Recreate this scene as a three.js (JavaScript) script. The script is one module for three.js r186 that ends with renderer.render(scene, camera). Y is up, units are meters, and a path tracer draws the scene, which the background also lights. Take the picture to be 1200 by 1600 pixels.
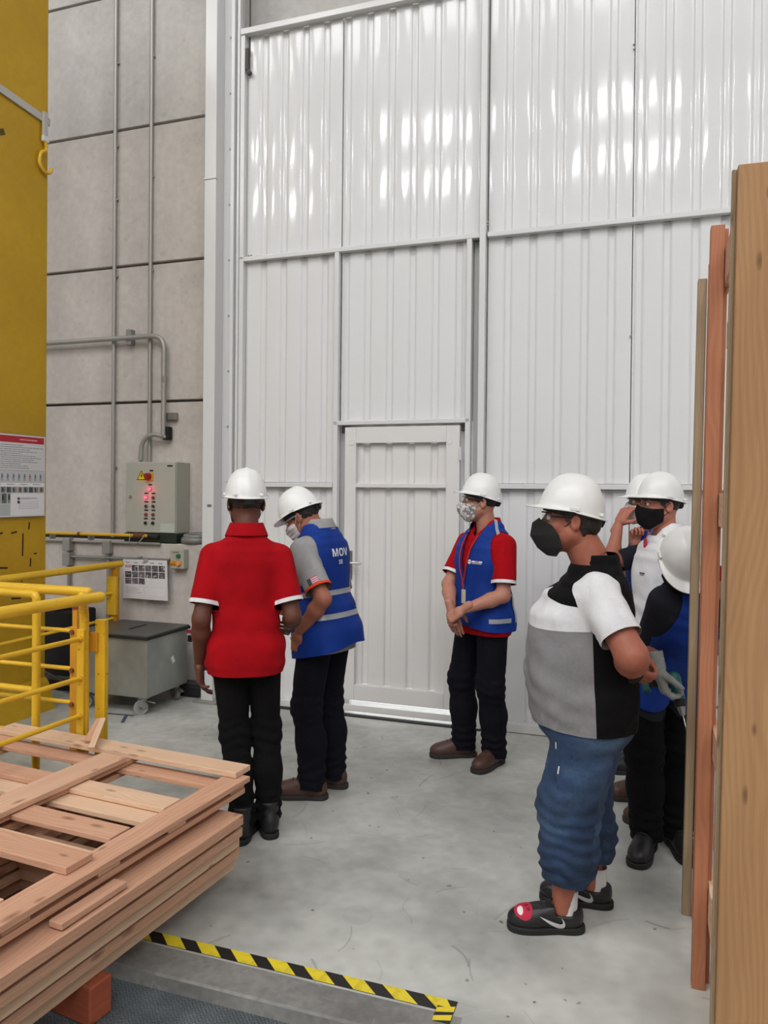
import * as THREE from 'three';
import { RoundedBoxGeometry } from 'three/addons/geometries/RoundedBoxGeometry.js';
import { mergeGeometries, mergeVertices } from 'three/addons/utils/BufferGeometryUtils.js';
import { RectAreaLightUniformsLib } from 'three/addons/lights/RectAreaLightUniformsLib.js';

// ---------- camera, light, exposure ----------
const scene = new THREE.Scene();
scene.background = new THREE.Color(1.1, 1.12, 1.14);
const renderer = new THREE.WebGLRenderer({ antialias: true });
renderer.toneMapping = THREE.LinearToneMapping;
renderer.toneMappingExposure = 1.72;
renderer.shadowMap.enabled = true;
RectAreaLightUniformsLib.init();
const camera = new THREE.PerspectiveCamera(67.38, 0.75, 0.05, 120);
camera.rotation.order = 'YXZ';
camera.position.set(0, 1.6, 5.14);
camera.rotation.set(-0.5 * Math.PI / 180, 19.1 * Math.PI / 180, 0.0095);
camera.setViewOffset(1200, 1600, 0, 22, 1200, 1600);
const HALL = { x0: -15, x1: 13, z1: 18, h: 14.2 };
const SKYLIGHT = { color: 0xfcfbfa, power: 2.9, glow: 0.9, w: 2.2, l: 7.4, z: 11.6, xs: [-12, -8.4, -4.8, -1.2, 2.4, 6, 9.6] };
const CLERE = { color: 0xfcfbfa, power: 25.0, glow: 8.0 };

// ---------- helpers ----------
let seed = 7;
const rnd = () => { seed = (seed * 1664525 + 1013904223) >>> 0; return seed / 4294967296; };
const rr = (a, b) => a + (b - a) * rnd();
const V = (x, y, z) => new THREE.Vector3(x, y, z);
const names = new Map();
function numbered(n) { const k = names.get(n) || 0; names.set(n, k + 1); return k ? n + '_' + String(k).padStart(3, '0') : n; }
function boxUV(g) {
  if (g.index) g = g.toNonIndexed();
  const p = g.attributes.position, uv = new Float32Array(p.count * 2), a = V(), b = V(), c = V(), n = V();
  for (let i = 0; i < p.count; i += 3) {
    a.fromBufferAttribute(p, i); b.fromBufferAttribute(p, i + 1); c.fromBufferAttribute(p, i + 2);
    n.copy(b).sub(a).cross(c.clone().sub(a)); const ax = Math.abs(n.x), ay = Math.abs(n.y), az = Math.abs(n.z);
    [a, b, c].forEach((q, k) => {
      const [u, v] = ax >= ay && ax >= az ? [q.z, q.y] : ay >= az ? [q.x, q.z] : [q.x, q.y];
      uv[(i + k) * 2] = u; uv[(i + k) * 2 + 1] = v;
    });
  }
  g.setAttribute('uv', new THREE.BufferAttribute(uv, 2));
  return g;
}
function tr(g, x = 0, y = 0, z = 0, rx = 0, ry = 0, rz = 0) {
  const m = new THREE.Matrix4().compose(V(x, y, z), new THREE.Quaternion().setFromEuler(new THREE.Euler(rx, ry, rz)), V(1, 1, 1));
  return g.applyMatrix4(m);
}
function rbox(w, h, d, r = 0.004, s = 1) { return boxUV(new RoundedBoxGeometry(w, h, d, s, Math.min(r, w / 2.01, h / 2.01, d / 2.01))); }
function flat(g) { return g.index ? g.toNonIndexed() : g; }
function cyl(r0, r1, h, n = 20) { return flat(new THREE.CylinderGeometry(r0, r1, h, n)); }
function tubeGeo(pts, r, seg = 40, n = 10, closed = false) {
  const c = new THREE.CatmullRomCurve3(pts.map(p => V(...p)), closed, 'centripetal');
  return flat(new THREE.TubeGeometry(c, seg, r, n, closed));
}
// a straight bar with capped ends between two points
function bar(a, b, r, n = 12) {
  a = V(...a); b = V(...b);
  const d = b.clone().sub(a), L = d.length(), g = cyl(r, r, L, n);
  g.applyQuaternion(new THREE.Quaternion().setFromUnitVectors(V(0, 1, 0), d.normalize()));
  return g.translate((a.x + b.x) / 2, (a.y + b.y) / 2, (a.z + b.z) / 2);
}
// tube through corner points with rounded bends
function pipe(pts, r, bend = 0.06, n = 12) {
  const path = new THREE.CurvePath(); const P = pts.map(p => V(...p)); let cur = P[0];
  for (let i = 1; i < P.length; i++) {
    if (i === P.length - 1) { path.add(new THREE.LineCurve3(cur, P[i])); break; }
    const din = P[i].clone().sub(P[i - 1]).normalize(), dout = P[i + 1].clone().sub(P[i]).normalize();
    const a = P[i].clone().addScaledVector(din, -bend), b = P[i].clone().addScaledVector(dout, bend);
    path.add(new THREE.LineCurve3(cur, a)); path.add(new THREE.QuadraticBezierCurve3(a, P[i], b)); cur = b;
  }
  const gs = [];
  for (const c of path.curves) gs.push(flat(new THREE.TubeGeometry(c, c.isLineCurve3 ? 1 : 10, r, n, false)));
  for (const [e, t] of [[P[0], P[1]], [P[P.length - 1], P[P.length - 2]]]) {
    const g = flat(new THREE.SphereGeometry(r, n, 6)); g.translate(e.x, e.y, e.z); gs.push(g);
  }
  return mergeGeometries(gs.map(strip));
}
function strip(g) {
  g = flat(g);
  const o = new THREE.BufferGeometry();
  o.setAttribute('position', g.attributes.position); o.setAttribute('normal', g.attributes.normal);
  o.setAttribute('uv', g.attributes.uv || new THREE.BufferAttribute(new Float32Array(g.attributes.position.count * 2), 2));
  return o;
}
function mesh(name, geo, m, parent) {
  if (Array.isArray(geo)) geo = geo.length > 1 ? mergeGeometries(geo.map(strip)) : geo[0];
  const o = new THREE.Mesh(geo, m); o.castShadow = o.receiveShadow = true;
  if (parent) { o.name = name; parent.add(o); } else { o.name = numbered(name); scene.add(o); }
  return o;
}
function thing(name, label, category, [x, y, z] = [0, 0, 0], turn = 0, group) {
  const o = new THREE.Group(); o.name = numbered(name); o.position.set(x, y, z); o.rotation.y = turn;
  o.userData = { label, category }; if (group) o.userData.group = group; scene.add(o); return o;
}
function tag(o, label, category, group) { o.userData = { label, category }; if (group) o.userData.group = group; return o; }
function struct(name) { const o = new THREE.Group(); o.name = numbered(name); o.userData.kind = 'structure'; scene.add(o); return o; }
function structMesh(name, geo, m) { const o = mesh(name, geo, m); o.userData.kind = 'structure'; return o; }

// ---------- noise and textures ----------
function hash3(x, y, z) { let h = (Math.imul(x, 374761393) + Math.imul(y, 668265263) + Math.imul(z, 2147483647 ^ 1274126177)) | 0; h = Math.imul(h ^ (h >>> 13), 1274126177); h ^= h >>> 16; return (h >>> 0) / 4294967296; }
function vnoise(x, y, z) {
  const xi = Math.floor(x), yi = Math.floor(y), zi = Math.floor(z); let fx = x - xi, fy = y - yi, fz = z - zi;
  fx = fx * fx * (3 - 2 * fx); fy = fy * fy * (3 - 2 * fy); fz = fz * fz * (3 - 2 * fz);
  const L = (a, b, t) => a + (b - a) * t;
  return L(L(L(hash3(xi, yi, zi), hash3(xi + 1, yi, zi), fx), L(hash3(xi, yi + 1, zi), hash3(xi + 1, yi + 1, zi), fx), fy),
    L(L(hash3(xi, yi, zi + 1), hash3(xi + 1, yi, zi + 1), fx), L(hash3(xi, yi + 1, zi + 1), hash3(xi + 1, yi + 1, zi + 1), fx), fy), fz) * 2 - 1;
}
// tileable 2D value noise on a torus of period px, py
function tnoise(u, v, px, py, s = 0) {
  const x = u * px, y = v * py, xi = Math.floor(x), yi = Math.floor(y); let fx = x - xi, fy = y - yi; fx = fx * fx * (3 - 2 * fx); fy = fy * fy * (3 - 2 * fy);
  const h = (a, b) => hash3(((a % px) + px) % px, ((b % py) + py) % py, s);
  const a = h(xi, yi), b = h(xi + 1, yi), c = h(xi, yi + 1), d = h(xi + 1, yi + 1);
  return (a + (b - a) * fx + (c - a) * fy + (a - b - c + d) * fx * fy) * 2 - 1;
}
function fbm(u, v, px, py, s, oct = 4) { let a = 0, w = 0.5; for (let i = 0; i < oct; i++) { a += w * tnoise(u, v, px, py, s + i * 17); px *= 2; py *= 2; w *= 0.5; } return a; }
function canvasTex(w, h, draw, srgb = true, ru = 1, rv = 1) {
  const c = document.createElement('canvas'); c.width = w; c.height = h; draw(c.getContext('2d'), w, h);
  const t = new THREE.CanvasTexture(c); t.wrapS = t.wrapT = THREE.RepeatWrapping; t.repeat.set(ru, rv); if (srgb) t.colorSpace = THREE.SRGBColorSpace; return t;
}
function pixelTex(w, h, fn, srgb, ru, rv, after) {
  return canvasTex(w, h, (g) => {
    const im = g.createImageData(w, h);
    for (let y = 0, i = 0; y < h; y++) for (let x = 0; x < w; x++, i += 4) { const c = fn(x / w, y / h); im.data[i] = c[0]; im.data[i + 1] = c[1]; im.data[i + 2] = c[2]; im.data[i + 3] = 255; }
    g.putImageData(im, 0, 0); if (after) after(g, w, h);
  }, srgb, ru, rv);
}
const grey = (v) => [v, v, v];
const std = (o) => new THREE.MeshStandardMaterial({ side: THREE.DoubleSide, ...o });
const phys = (o) => new THREE.MeshPhysicalMaterial({ side: THREE.DoubleSide, ...o });

// wood: grain runs along u (1.3 m per repeat), v spans 0.26 m
function woodTex(base, dark, s, contrast = 1) {
  return pixelTex(768, 256, (u, v) => {
    const warp = 0.35 * tnoise(u, v, 3, 3, s) + 0.12 * tnoise(u, v, 9, 5, s + 3);
    const ring = 0.5 + 0.5 * Math.sin((v * 14 + warp * 5) * Math.PI * 2 / 1);
    const fine = fbm(u, v, 10, 120, s + 7, 3), broad = fbm(u, v, 4, 6, s + 9, 3);
    let t = contrast * (0.16 * ring + 0.30 * (fine * 0.5 + 0.5) * 0.8 + 0.38 * (broad * 0.5 + 0.5)) - 0.08;
    t = Math.max(0, Math.min(1, t));
    return base.map((b, i) => b + (dark[i] - b) * t);
  }, true, 1 / 1.3, 1 / 0.26, (g, w, h) => {
    let q = s * 31 + 5; const r = () => { q = (q * 1664525 + 1013904223) >>> 0; return q / 4294967296; };
    for (let k = 0; k < 7; k++) {
      const x = r() * w, y = r() * h, a = 3 + r() * 6;
      for (let j = 4; j > 0; j--) { g.fillStyle = `rgba(${dark[0] * 0.55 | 0},${dark[1] * 0.5 | 0},${dark[2] * 0.45 | 0},${0.16})`; g.beginPath(); g.ellipse(x, y, a * j * 0.6, a * j * 0.36, 0, 0, 7); g.fill(); }
    }
  });
}
const woodMat = (base, dark, s, c) => std({ map: woodTex(base, dark, s, c), roughness: 0.75 });
const M = {};
M.woodPink = [woodMat([220, 182, 154], [178, 130, 102], 1), woodMat([226, 194, 164], [190, 148, 116], 2), woodMat([214, 170, 142], [166, 116, 88], 3)];
M.woodYellow = woodMat([176, 136, 94], [130, 90, 56], 6, 1.1);
M.woodRed = woodMat([186, 124, 90], [140, 82, 54], 7);
M.woodGrey = woodMat([166, 144, 114], [118, 96, 72], 8);
M.woodBlock = woodMat([176, 92, 62], [128, 58, 38], 9);

// plank: length along local x
function plank(name, parent, m, L, W, T, at, along, up) {
  const g = rbox(L, T, W, 0.003); const uv = g.attributes.uv, p = g.attributes.position, du = rnd() * 3, dv = rnd() * 3;
  for (let i = 0; i < uv.count; i += 3) {
    const same = Math.abs(p.getX(i) - p.getX(i + 1)) + Math.abs(p.getX(i) - p.getX(i + 2)) < 0.0061 && Math.abs(Math.abs(p.getX(i)) - L / 2) < 0.004;
    for (let k = 0; k < 3; k++) { const j = i + k, x = p.getX(j), y = p.getY(j), z = p.getZ(j); same ? uv.setXY(j, z * 0.2 + du, y + dv) : uv.setXY(j, x + du, (Math.abs(y) > T / 2 - 0.0031 && Math.abs(z) < W / 2 - 0.002 ? z : y + z * 0.3) + dv); }
  }
  const o = mesh(name, g, m, parent), X = along.clone().normalize(), Y = up.clone().normalize(), Z = X.clone().cross(Y).normalize();
  o.matrixAutoUpdate = true; o.quaternion.setFromRotationMatrix(new THREE.Matrix4().makeBasis(X, Y, Z)); o.position.set(...at); return o;
}

// ---------- materials of the building ----------
M.white = phys({ color: new THREE.Color(0.70, 0.70, 0.705), roughness: 0.075, specularIntensity: 1 });
M.whiteFrame = phys({ color: new THREE.Color(0.66, 0.66, 0.66), roughness: 0.18 });
M.whiteDoor = phys({ color: new THREE.Color(0.69, 0.675, 0.665), roughness: 0.3 });
M.dark = std({ color: 0x191919, roughness: 0.8 });
M.rubber = std({ color: 0x1d1d1f, roughness: 0.7 });
M.steel = std({ color: 0x9b9b98, metalness: 0.85, roughness: 0.42 });
M.conduit = std({ color: 0xa6a49f, metalness: 0.6, roughness: 0.5 });
M.chrome = std({ color: 0xc8c8c8, metalness: 1, roughness: 0.18 });
M.concrete = std({ map: pixelTex(1024, 1024, (u, v) => {
  const n = fbm(u, v, 3, 3, 21, 6), f = fbm(u, v, 60, 60, 25, 2), s = fbm(u, v, 14, 4, 29, 4);
  const k = 1 + n * 0.10 + f * 0.05 + s * 0.04; return [191 * k, 184 * k, 178 * k];
}, true, 0.42, 0.42, (g, w, h) => {
  let q = 99; const r = () => { q = (q * 1664525 + 1013904223) >>> 0; return q / 4294967296; };
  for (let i = 0; i < 90; i++) { g.fillStyle = `rgba(90,84,76,${0.03 + r() * 0.08})`; g.beginPath(); g.ellipse(r() * w, r() * h, 3 + r() * 14, 3 + r() * 10, r() * 3, 0, 7); g.fill(); }
}), roughness: 0.85 });
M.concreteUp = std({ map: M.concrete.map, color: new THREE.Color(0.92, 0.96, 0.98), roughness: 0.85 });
M.hall = std({ color: new THREE.Color(0.5, 0.5, 0.5), roughness: 0.9 });
M.joint = std({ color: 0x5d564e, roughness: 0.95 });

// ---------- floor ----------
const floorTex = pixelTex(2048, 2048, (u, v) => {
  const a = fbm(u, v, 5, 5, 41, 6), b = fbm(u, v, 16, 16, 51, 4), c = fbm(u, v, 130, 130, 61, 2), d = fbm(u, v, 7, 22, 71, 4);
  const k = 1 + 0.17 * a + 0.10 * b + 0.07 * c - 0.22 * Math.max(0, d - 0.08) - 0.12 * Math.max(0, -b - 0.15);
  return [186 * k, 187 * k, 181 * k];
}, true, 1 / 6, 1 / 6, (g, w, h) => {
  let q = 1234; const r = () => { q = (q * 1664525 + 1013904223) >>> 0; return q / 4294967296; };
  for (let i = 0; i < 620; i++) { // scuffs and tyre smears
    const x = r() * w, y = r() * h, t = r() * 6.3, L = 8 + r() * 60; g.strokeStyle = r() < 0.72 ? `rgba(70,70,70,${0.06 + r() * 0.2})` : `rgba(215,217,215,${0.08 + r() * 0.16})`;
    g.lineWidth = 0.6 + r() * 3.2; g.beginPath(); g.moveTo(x, y); g.quadraticCurveTo(x + Math.cos(t) * L * 0.5 + r() * 8, y + Math.sin(t) * L * 0.5, x + Math.cos(t + 0.3) * L, y + Math.sin(t + 0.3) * L); g.stroke();
  }
  for (let i = 0; i < 420; i++) { g.fillStyle = `rgba(40,40,40,${0.2 + r() * 0.5})`; g.beginPath(); g.ellipse(r() * w, r() * h, 0.7 + r() * 3, 0.7 + r() * 2, r() * 3, 0, 7); g.fill(); }
  for (let i = 0; i < 55; i++) { g.fillStyle = `rgba(90,90,88,${0.03 + r() * 0.05})`; g.beginPath(); g.ellipse(r() * w, r() * h, 15 + r() * 70, 8 + r() * 30, r() * 3, 0, 7); g.fill(); }
  for (let i = 0; i < 22; i++) { const x = r() * w, y = r() * h, t = r() * 6.3; g.strokeStyle = `rgba(60,60,60,${0.2 + r() * 0.2})`; g.lineWidth = 1; g.beginPath(); g.moveTo(x, y); g.bezierCurveTo(x + 20 * Math.cos(t), y + 20 * Math.sin(t), x + 40 * Math.cos(t + 1), y + 40 * Math.sin(t + 1), x + 60 * Math.cos(t + .4), y + 60 * Math.sin(t + .4)); g.stroke(); }
});
const floorRough = pixelTex(512, 512, (u, v) => grey(118 + 60 * fbm(u, v, 8, 8, 81, 4)), false, 1 / 6, 1 / 6);
M.floor = std({ map: floorTex, roughnessMap: floorRough, roughness: 1 });
// the floor stops at the hazard tape: left of x -0.55 and this side of z 2.85 lies a lower matted bay
const TX = -0.52, TZ = 2.862;
structMesh('floor', [
  boxUV(tr(new THREE.BoxGeometry(28.4, 0.2, TZ + 4.0), -1, -0.1, (TZ - 4.0) / 2)),
  boxUV(tr(new THREE.BoxGeometry(13 - TX, 0.2, HALL.z1 - TZ), (13 + TX) / 2, -0.1, (HALL.z1 + TZ) / 2)),
], M.floor);
const kerbTex = pixelTex(512, 512, (u, v) => { const k = 1 + 0.24 * fbm(u, v, 4, 6, 91, 5) + 0.12 * fbm(u, v, 60, 60, 95, 2); return [122 * k, 121 * k, 118 * k]; }, true, 0.9, 0.9, (g, w, h) => {
  let q = 77; const r = () => { q = (q * 1664525 + 1013904223) >>> 0; return q / 4294967296; };
  for (let i = 0; i < 90; i++) { g.strokeStyle = `rgba(200,200,196,${0.1 + r() * 0.2})`; g.lineWidth = 0.8 + r() * 2; const x = r() * w, y = r() * h, t = r() * 6.3; g.beginPath(); g.moveTo(x, y); g.lineTo(x + 25 * Math.cos(t), y + 25 * Math.sin(t)); g.stroke(); }
});
M.kerb = std({ map: kerbTex, roughness: 0.6 });
{
  // kerb: flat top, sloping face down to the mat
  const s = new THREE.Shape([[0, 0], [0.128, 0], [0.137, -0.005], [0.144, -0.046], [0.144, -0.2], [0, -0.2]].map(p => new THREE.Vector2(...p)));
  const g = new THREE.ExtrudeGeometry(s, { depth: 14.4, bevelEnabled: false }); g.rotateY(-Math.PI / 2); // shape x -> world z
  const p = g.attributes.position; for (let i = 0; i < p.count; i++) p.setX(i, p.getX(i));
  g.translate(TX, 0, TZ); g.computeVertexNormals(); structMesh('kerb', boxUV(g), M.kerb);
  const matTex = pixelTex(512, 512, (u, v) => { const w = 0.5 + 0.5 * Math.sin(u * Math.PI * 96) * Math.sin(v * Math.PI * 96 + Math.sin(u * Math.PI * 48)), k = 0.72 + 0.34 * w + 0.3 * fbm(u, v, 6, 6, 101, 5); return [96 * k, 104 * k, 108 * k]; }, true, 1 / 0.7, 1 / 0.7);
  const matBump = pixelTex(512, 512, (u, v) => grey(128 + 100 * Math.sin(u * Math.PI * 96) * Math.sin(v * Math.PI * 96)), false, 1 / 0.7, 1 / 0.7);
  structMesh('floor_mat', boxUV(tr(new THREE.BoxGeometry(15 + TX, 0.16, HALL.z1 - TZ), (-15 + TX) / 2, -0.125, (HALL.z1 + TZ) / 2)), std({ map: matTex, bumpMap: matBump, bumpScale: 0.004, roughness: 0.8 }));
}

// ---------- hall shell outside the frame ----------
structMesh('wall_right', boxUV(tr(new THREE.BoxGeometry(0.3, HALL.h, HALL.z1 + 0.6), HALL.x1 + 0.15, HALL.h / 2, HALL.z1 / 2 - 0.3)), M.hall);
structMesh('wall_left', boxUV(tr(new THREE.BoxGeometry(0.3, HALL.h, HALL.z1 + 0.6), HALL.x0 - 0.15, HALL.h / 2, HALL.z1 / 2 - 0.3)), M.hall);
structMesh('ceiling', boxUV(tr(new THREE.BoxGeometry(28.6, 0.3, HALL.z1 + 1.2), -1, HALL.h + 0.15, HALL.z1 / 2)), M.hall);
{
  const w = struct('wall_front');
  mesh('wall_panel', boxUV(tr(new THREE.BoxGeometry(28.6, HALL.h, 0.3), -1, HALL.h / 2, HALL.z1 + 0.15)), M.hall, w);
}
// skylights in the roof: lit panels with an area light of the same size below each
const lightC = new THREE.Color(SKYLIGHT.color), clereC = new THREE.Color(CLERE.color);
M.skylight = std({ color: 0xffffff, emissive: lightC, emissiveIntensity: SKYLIGHT.glow, roughness: 0.6 });
M.clere = std({ color: 0xffffff, emissive: clereC, emissiveIntensity: CLERE.glow, roughness: 0.6 });
for (const x of SKYLIGHT.xs) {
  const o = structMesh('window', tr(new THREE.BoxGeometry(SKYLIGHT.w, 0.04, SKYLIGHT.l), x, HALL.h - 0.03, SKYLIGHT.z), M.skylight);
  const L = new THREE.RectAreaLight(SKYLIGHT.color, SKYLIGHT.power, SKYLIGHT.w, SKYLIGHT.l);
  L.position.set(x, HALL.h - 0.08, SKYLIGHT.z); L.rotation.x = -Math.PI / 2; scene.add(L);
}
// clerestory windows high in the opposite wall: two rows of panes
for (const [y, h] of [[11.2, 0.36], [12.9, 0.36]]) for (let k = 0; k < 5; k++) {
  const x = -12.2 + k * 5.75;
  structMesh('window', tr(new THREE.BoxGeometry(1.8, h, 0.04), x, y, HALL.z1 - 0.03), M.clere);
  const L = new THREE.RectAreaLight(CLERE.color, CLERE.power, 1.8, h);
  L.position.set(x, y, HALL.z1 - 0.09); scene.add(L); // faces -z
}
// ---------- white corrugated cladding ----------
const PITCH = 0.1667;
// profile depth at x along the wall: wide flats in front, narrow grooves 24 mm back
function corr(x) {
  let t = ((x / PITCH) % 1 + 1) % 1; const c = Math.abs(t - 0.5); // groove centred at 0.5
  const g = c < 0.08 ? 1 : c < 0.19 ? 1 - (c - 0.08) / 0.11 : 0;
  const gg = g * g * (3 - 2 * g);
  const crown = g > 0 ? 0 : 0.0012 * (1 - Math.pow((0.5 - c) / 0.31, 2)) ;
  return -0.015 * gg + crown;
}
const XS = [0, .03, .08, .14, .2, .26, .31, .345, .37, .395, .42, .46, .5, .54, .58, .605, .63, .655, .69, .74, .8, .86, .92, .97];
function sheetGeo(x0, x1, y0, y1, z0 = 0, back = -0.06, seedn = 0) {
  const xs = [x0]; for (let k = Math.floor(x0 / PITCH) - 1; k < x1 / PITCH + 1; k++) for (const t of XS) { const x = (k + t) * PITCH; if (x > x0 + 1e-4 && x < x1 - 1e-4) xs.push(x); } xs.push(x1);
  const ny = Math.max(2, Math.round((y1 - y0) / 0.09)), pos = [], idx = [], nx = xs.length;
  for (let j = 0; j <= ny; j++) for (let i = 0; i < nx; i++) {
    const x = xs[i], y = y0 + (y1 - y0) * j / ny;
    const dent = 0.0009 * vnoise(x * 9, y * 1.6, seedn + 3) + 0.0004 * vnoise(x * 31, y * 3.1, seedn + 9);
    pos.push(x, y, z0 + corr(x) + dent);
  }
  for (let j = 0; j < ny; j++) for (let i = 0; i < nx - 1; i++) { const a = j * nx + i; idx.push(a, a + 1, a + nx + 1, a, a + nx + 1, a + nx); }
  const g = new THREE.BufferGeometry(); g.setAttribute('position', new THREE.Float32BufferAttribute(pos, 3)); g.setIndex(idx); g.computeVertexNormals();
  const f = boxUV(g), cx = (x0 + x1) / 2, cy = (y0 + y1) / 2, bz = z0 + back, ez = z0 - 0.03;
  const backBox = boxUV(tr(new THREE.BoxGeometry(x1 - x0, y1 - y0, ez - bz), cx, cy, (ez + bz) / 2));
  return mergeGeometries([strip(f), strip(backBox)]);
}
const wallB = struct('wall_back');
const sheets = [[-2.905, -2.122, 3.345, 5.0], [-2.114, -1.1, 3.345, 5.0], [-2.905, -2.165, 1.66, 3.31], [-2.115, -1.2, 2.10, 3.31], [-2.905, -2.165, 0.05, 1.62]];
let xr = -1.05; for (const w of [0.93, 0.93, 0.93, 0.93, 0.93, 0.93, 0.93, 0.93, 0.93, 0.93, 0.93, 0.93, 0.93, 0.93, 0.93]) {
  const x1 = xr + w - 0.006;
  if (xr < 12.9) { sheets.push([xr, Math.min(x1, 12.99), 3.345, 7.2], [xr, Math.min(x1, 12.99), 1.66, 3.31], [xr, Math.min(x1, 12.99), 0.05, 1.62]); }
  xr += w;
}
sheets.push([-1.05, 12.99, 7.25, HALL.h]);
sheets.forEach((s, i) => mesh('sheet_panel', sheetGeo(...s, 0, -0.07, i * 7), M.white, wallB));
// dark lapped seams between sheets show as narrow real gaps; a backing closes them
mesh('backing', boxUV(tr(new THREE.BoxGeometry(14.1, HALL.h - 0.04, 0.05), 5.95, HALL.h / 2 + 0.02, -0.11)), M.whiteFrame, wallB);
mesh('backing', boxUV(tr(new THREE.BoxGeometry(0.8, 4.95, 0.05), -2.53, 2.515, -0.11)), M.whiteFrame, wallB);
mesh('backing', boxUV(tr(new THREE.BoxGeometry(1.05, 2.93, 0.05), -1.63, 3.555, -0.11)), M.whiteFrame, wallB);
const rail = (x0, x1, y, h = 0.034, d = 0.05) => mesh('rail', tr(rbox(x1 - x0, h, d, 0.004), (x0 + x1) / 2, y, d / 2 - 0.005), M.whiteFrame, wallB);
const postz = (x, y0, y1, w = 0.036, d = 0.05) => mesh('post', tr(rbox(w, y1 - y0, d, 0.004), x, (y0 + y1) / 2, d / 2 - 0.005), M.whiteFrame, wallB);
rail(-2.93, -1.1, 5.02, 0.045, 0.06); rail(-2.93, -1.1, 3.327); rail(-1.05, 13, 3.327); rail(-2.93, -2.16, 1.64); rail(-1.05, 13, 1.64); rail(-2.93, -2.16, 0.03, 0.05); rail(-1.05, 13, 0.035, 0.06); rail(-2.16, -1.16, 2.085, 0.03);
rail(-1.05, 13, 7.225); 
postz(-2.915, 0, 5.04); postz(-2.14, 0.0, 3.31); postz(-1.172, 0.0, 3.31); postz(-1.078, 0, HALL.h, 0.042, 0.07);
// recess between door-leaf frame and post
mesh('slot', boxUV(tr(new THREE.BoxGeometry(0.06, 3.3, 0.02), -1.125, 1.66, -0.05)), M.whiteFrame, wallB);
for (const [x, y] of [[-1.055, 3.42], [-1.055, 3.40], [-1.06, 2.45], [-2.87, 3.36], [-2.85, 3.36], [-0.13, 4.45], [-0.13, 4.42], [-0.13, 2.6]]) mesh('screw', tr(cyl(0.006, 0.006, 0.012, 8), x, y, 0.012, Math.PI / 2), M.steel, wallB);
// wall above the sliding leaf
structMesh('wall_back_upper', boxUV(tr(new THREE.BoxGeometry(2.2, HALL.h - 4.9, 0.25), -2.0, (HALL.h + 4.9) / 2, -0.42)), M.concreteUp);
// dark rail end bracket of the sliding leaf
mesh('bracket', [tr(rbox(0.03, 0.16, 0.03), -2.885, 4.82, 0.025), tr(rbox(0.012, 0.5, 0.012), -2.88, 5.1, 0.0), tr(cyl(0.018, 0.018, 0.03, 12), -2.87, 4.72, 0.03, Math.PI / 2)], std({ color: 0x4a4643, roughness: 0.6, metalness: 0.4 }), wallB);

// ---------- white steel column left of the leaf ----------
{
  const c = struct('column');
  mesh('box_section', [tr(rbox(0.10, HALL.h, 0.44, 0.006), -3.14, HALL.h / 2, -0.10)], M.whiteFrame, c);
  mesh('flange', [tr(rbox(0.12, HALL.h, 0.02, 0.003), -3.03, HALL.h / 2, 0.0)], M.whiteFrame, c);
  mesh('guide', [tr(rbox(0.03, HALL.h, 0.05, 0.004), -2.992, HALL.h / 2, 0.03)], M.whiteFrame, c);
  mesh('guide', [tr(rbox(0.022, HALL.h, 0.03, 0.004), -2.955, HALL.h / 2, 0.02)], M.whiteFrame, c);
  mesh('base_plate', tr(rbox(0.2, 0.014, 0.5, 0.003), -3.13, 0.007, -0.08), std({ color: 0x8d8a84, roughness: 0.7 }), c);
  for (let k = 0; k < 14; k++) mesh('bolt', tr(cyl(0.007, 0.007, 0.012, 8), -3.035, 0.4 + k * 0.42, 0.014, Math.PI / 2), M.steel, c);
  mesh('cover_joint', tr(rbox(0.108, 0.012, 0.03, 0.002), -3.14, 3.93, 0.112), M.whiteFrame, c);
  mesh('nameplate', tr(rbox(0.035, 0.018, 0.004, 0.001), -3.125, 1.48, 0.123), std({ color: 0x6e6e70, roughness: 0.5 }), c);
}

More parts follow.
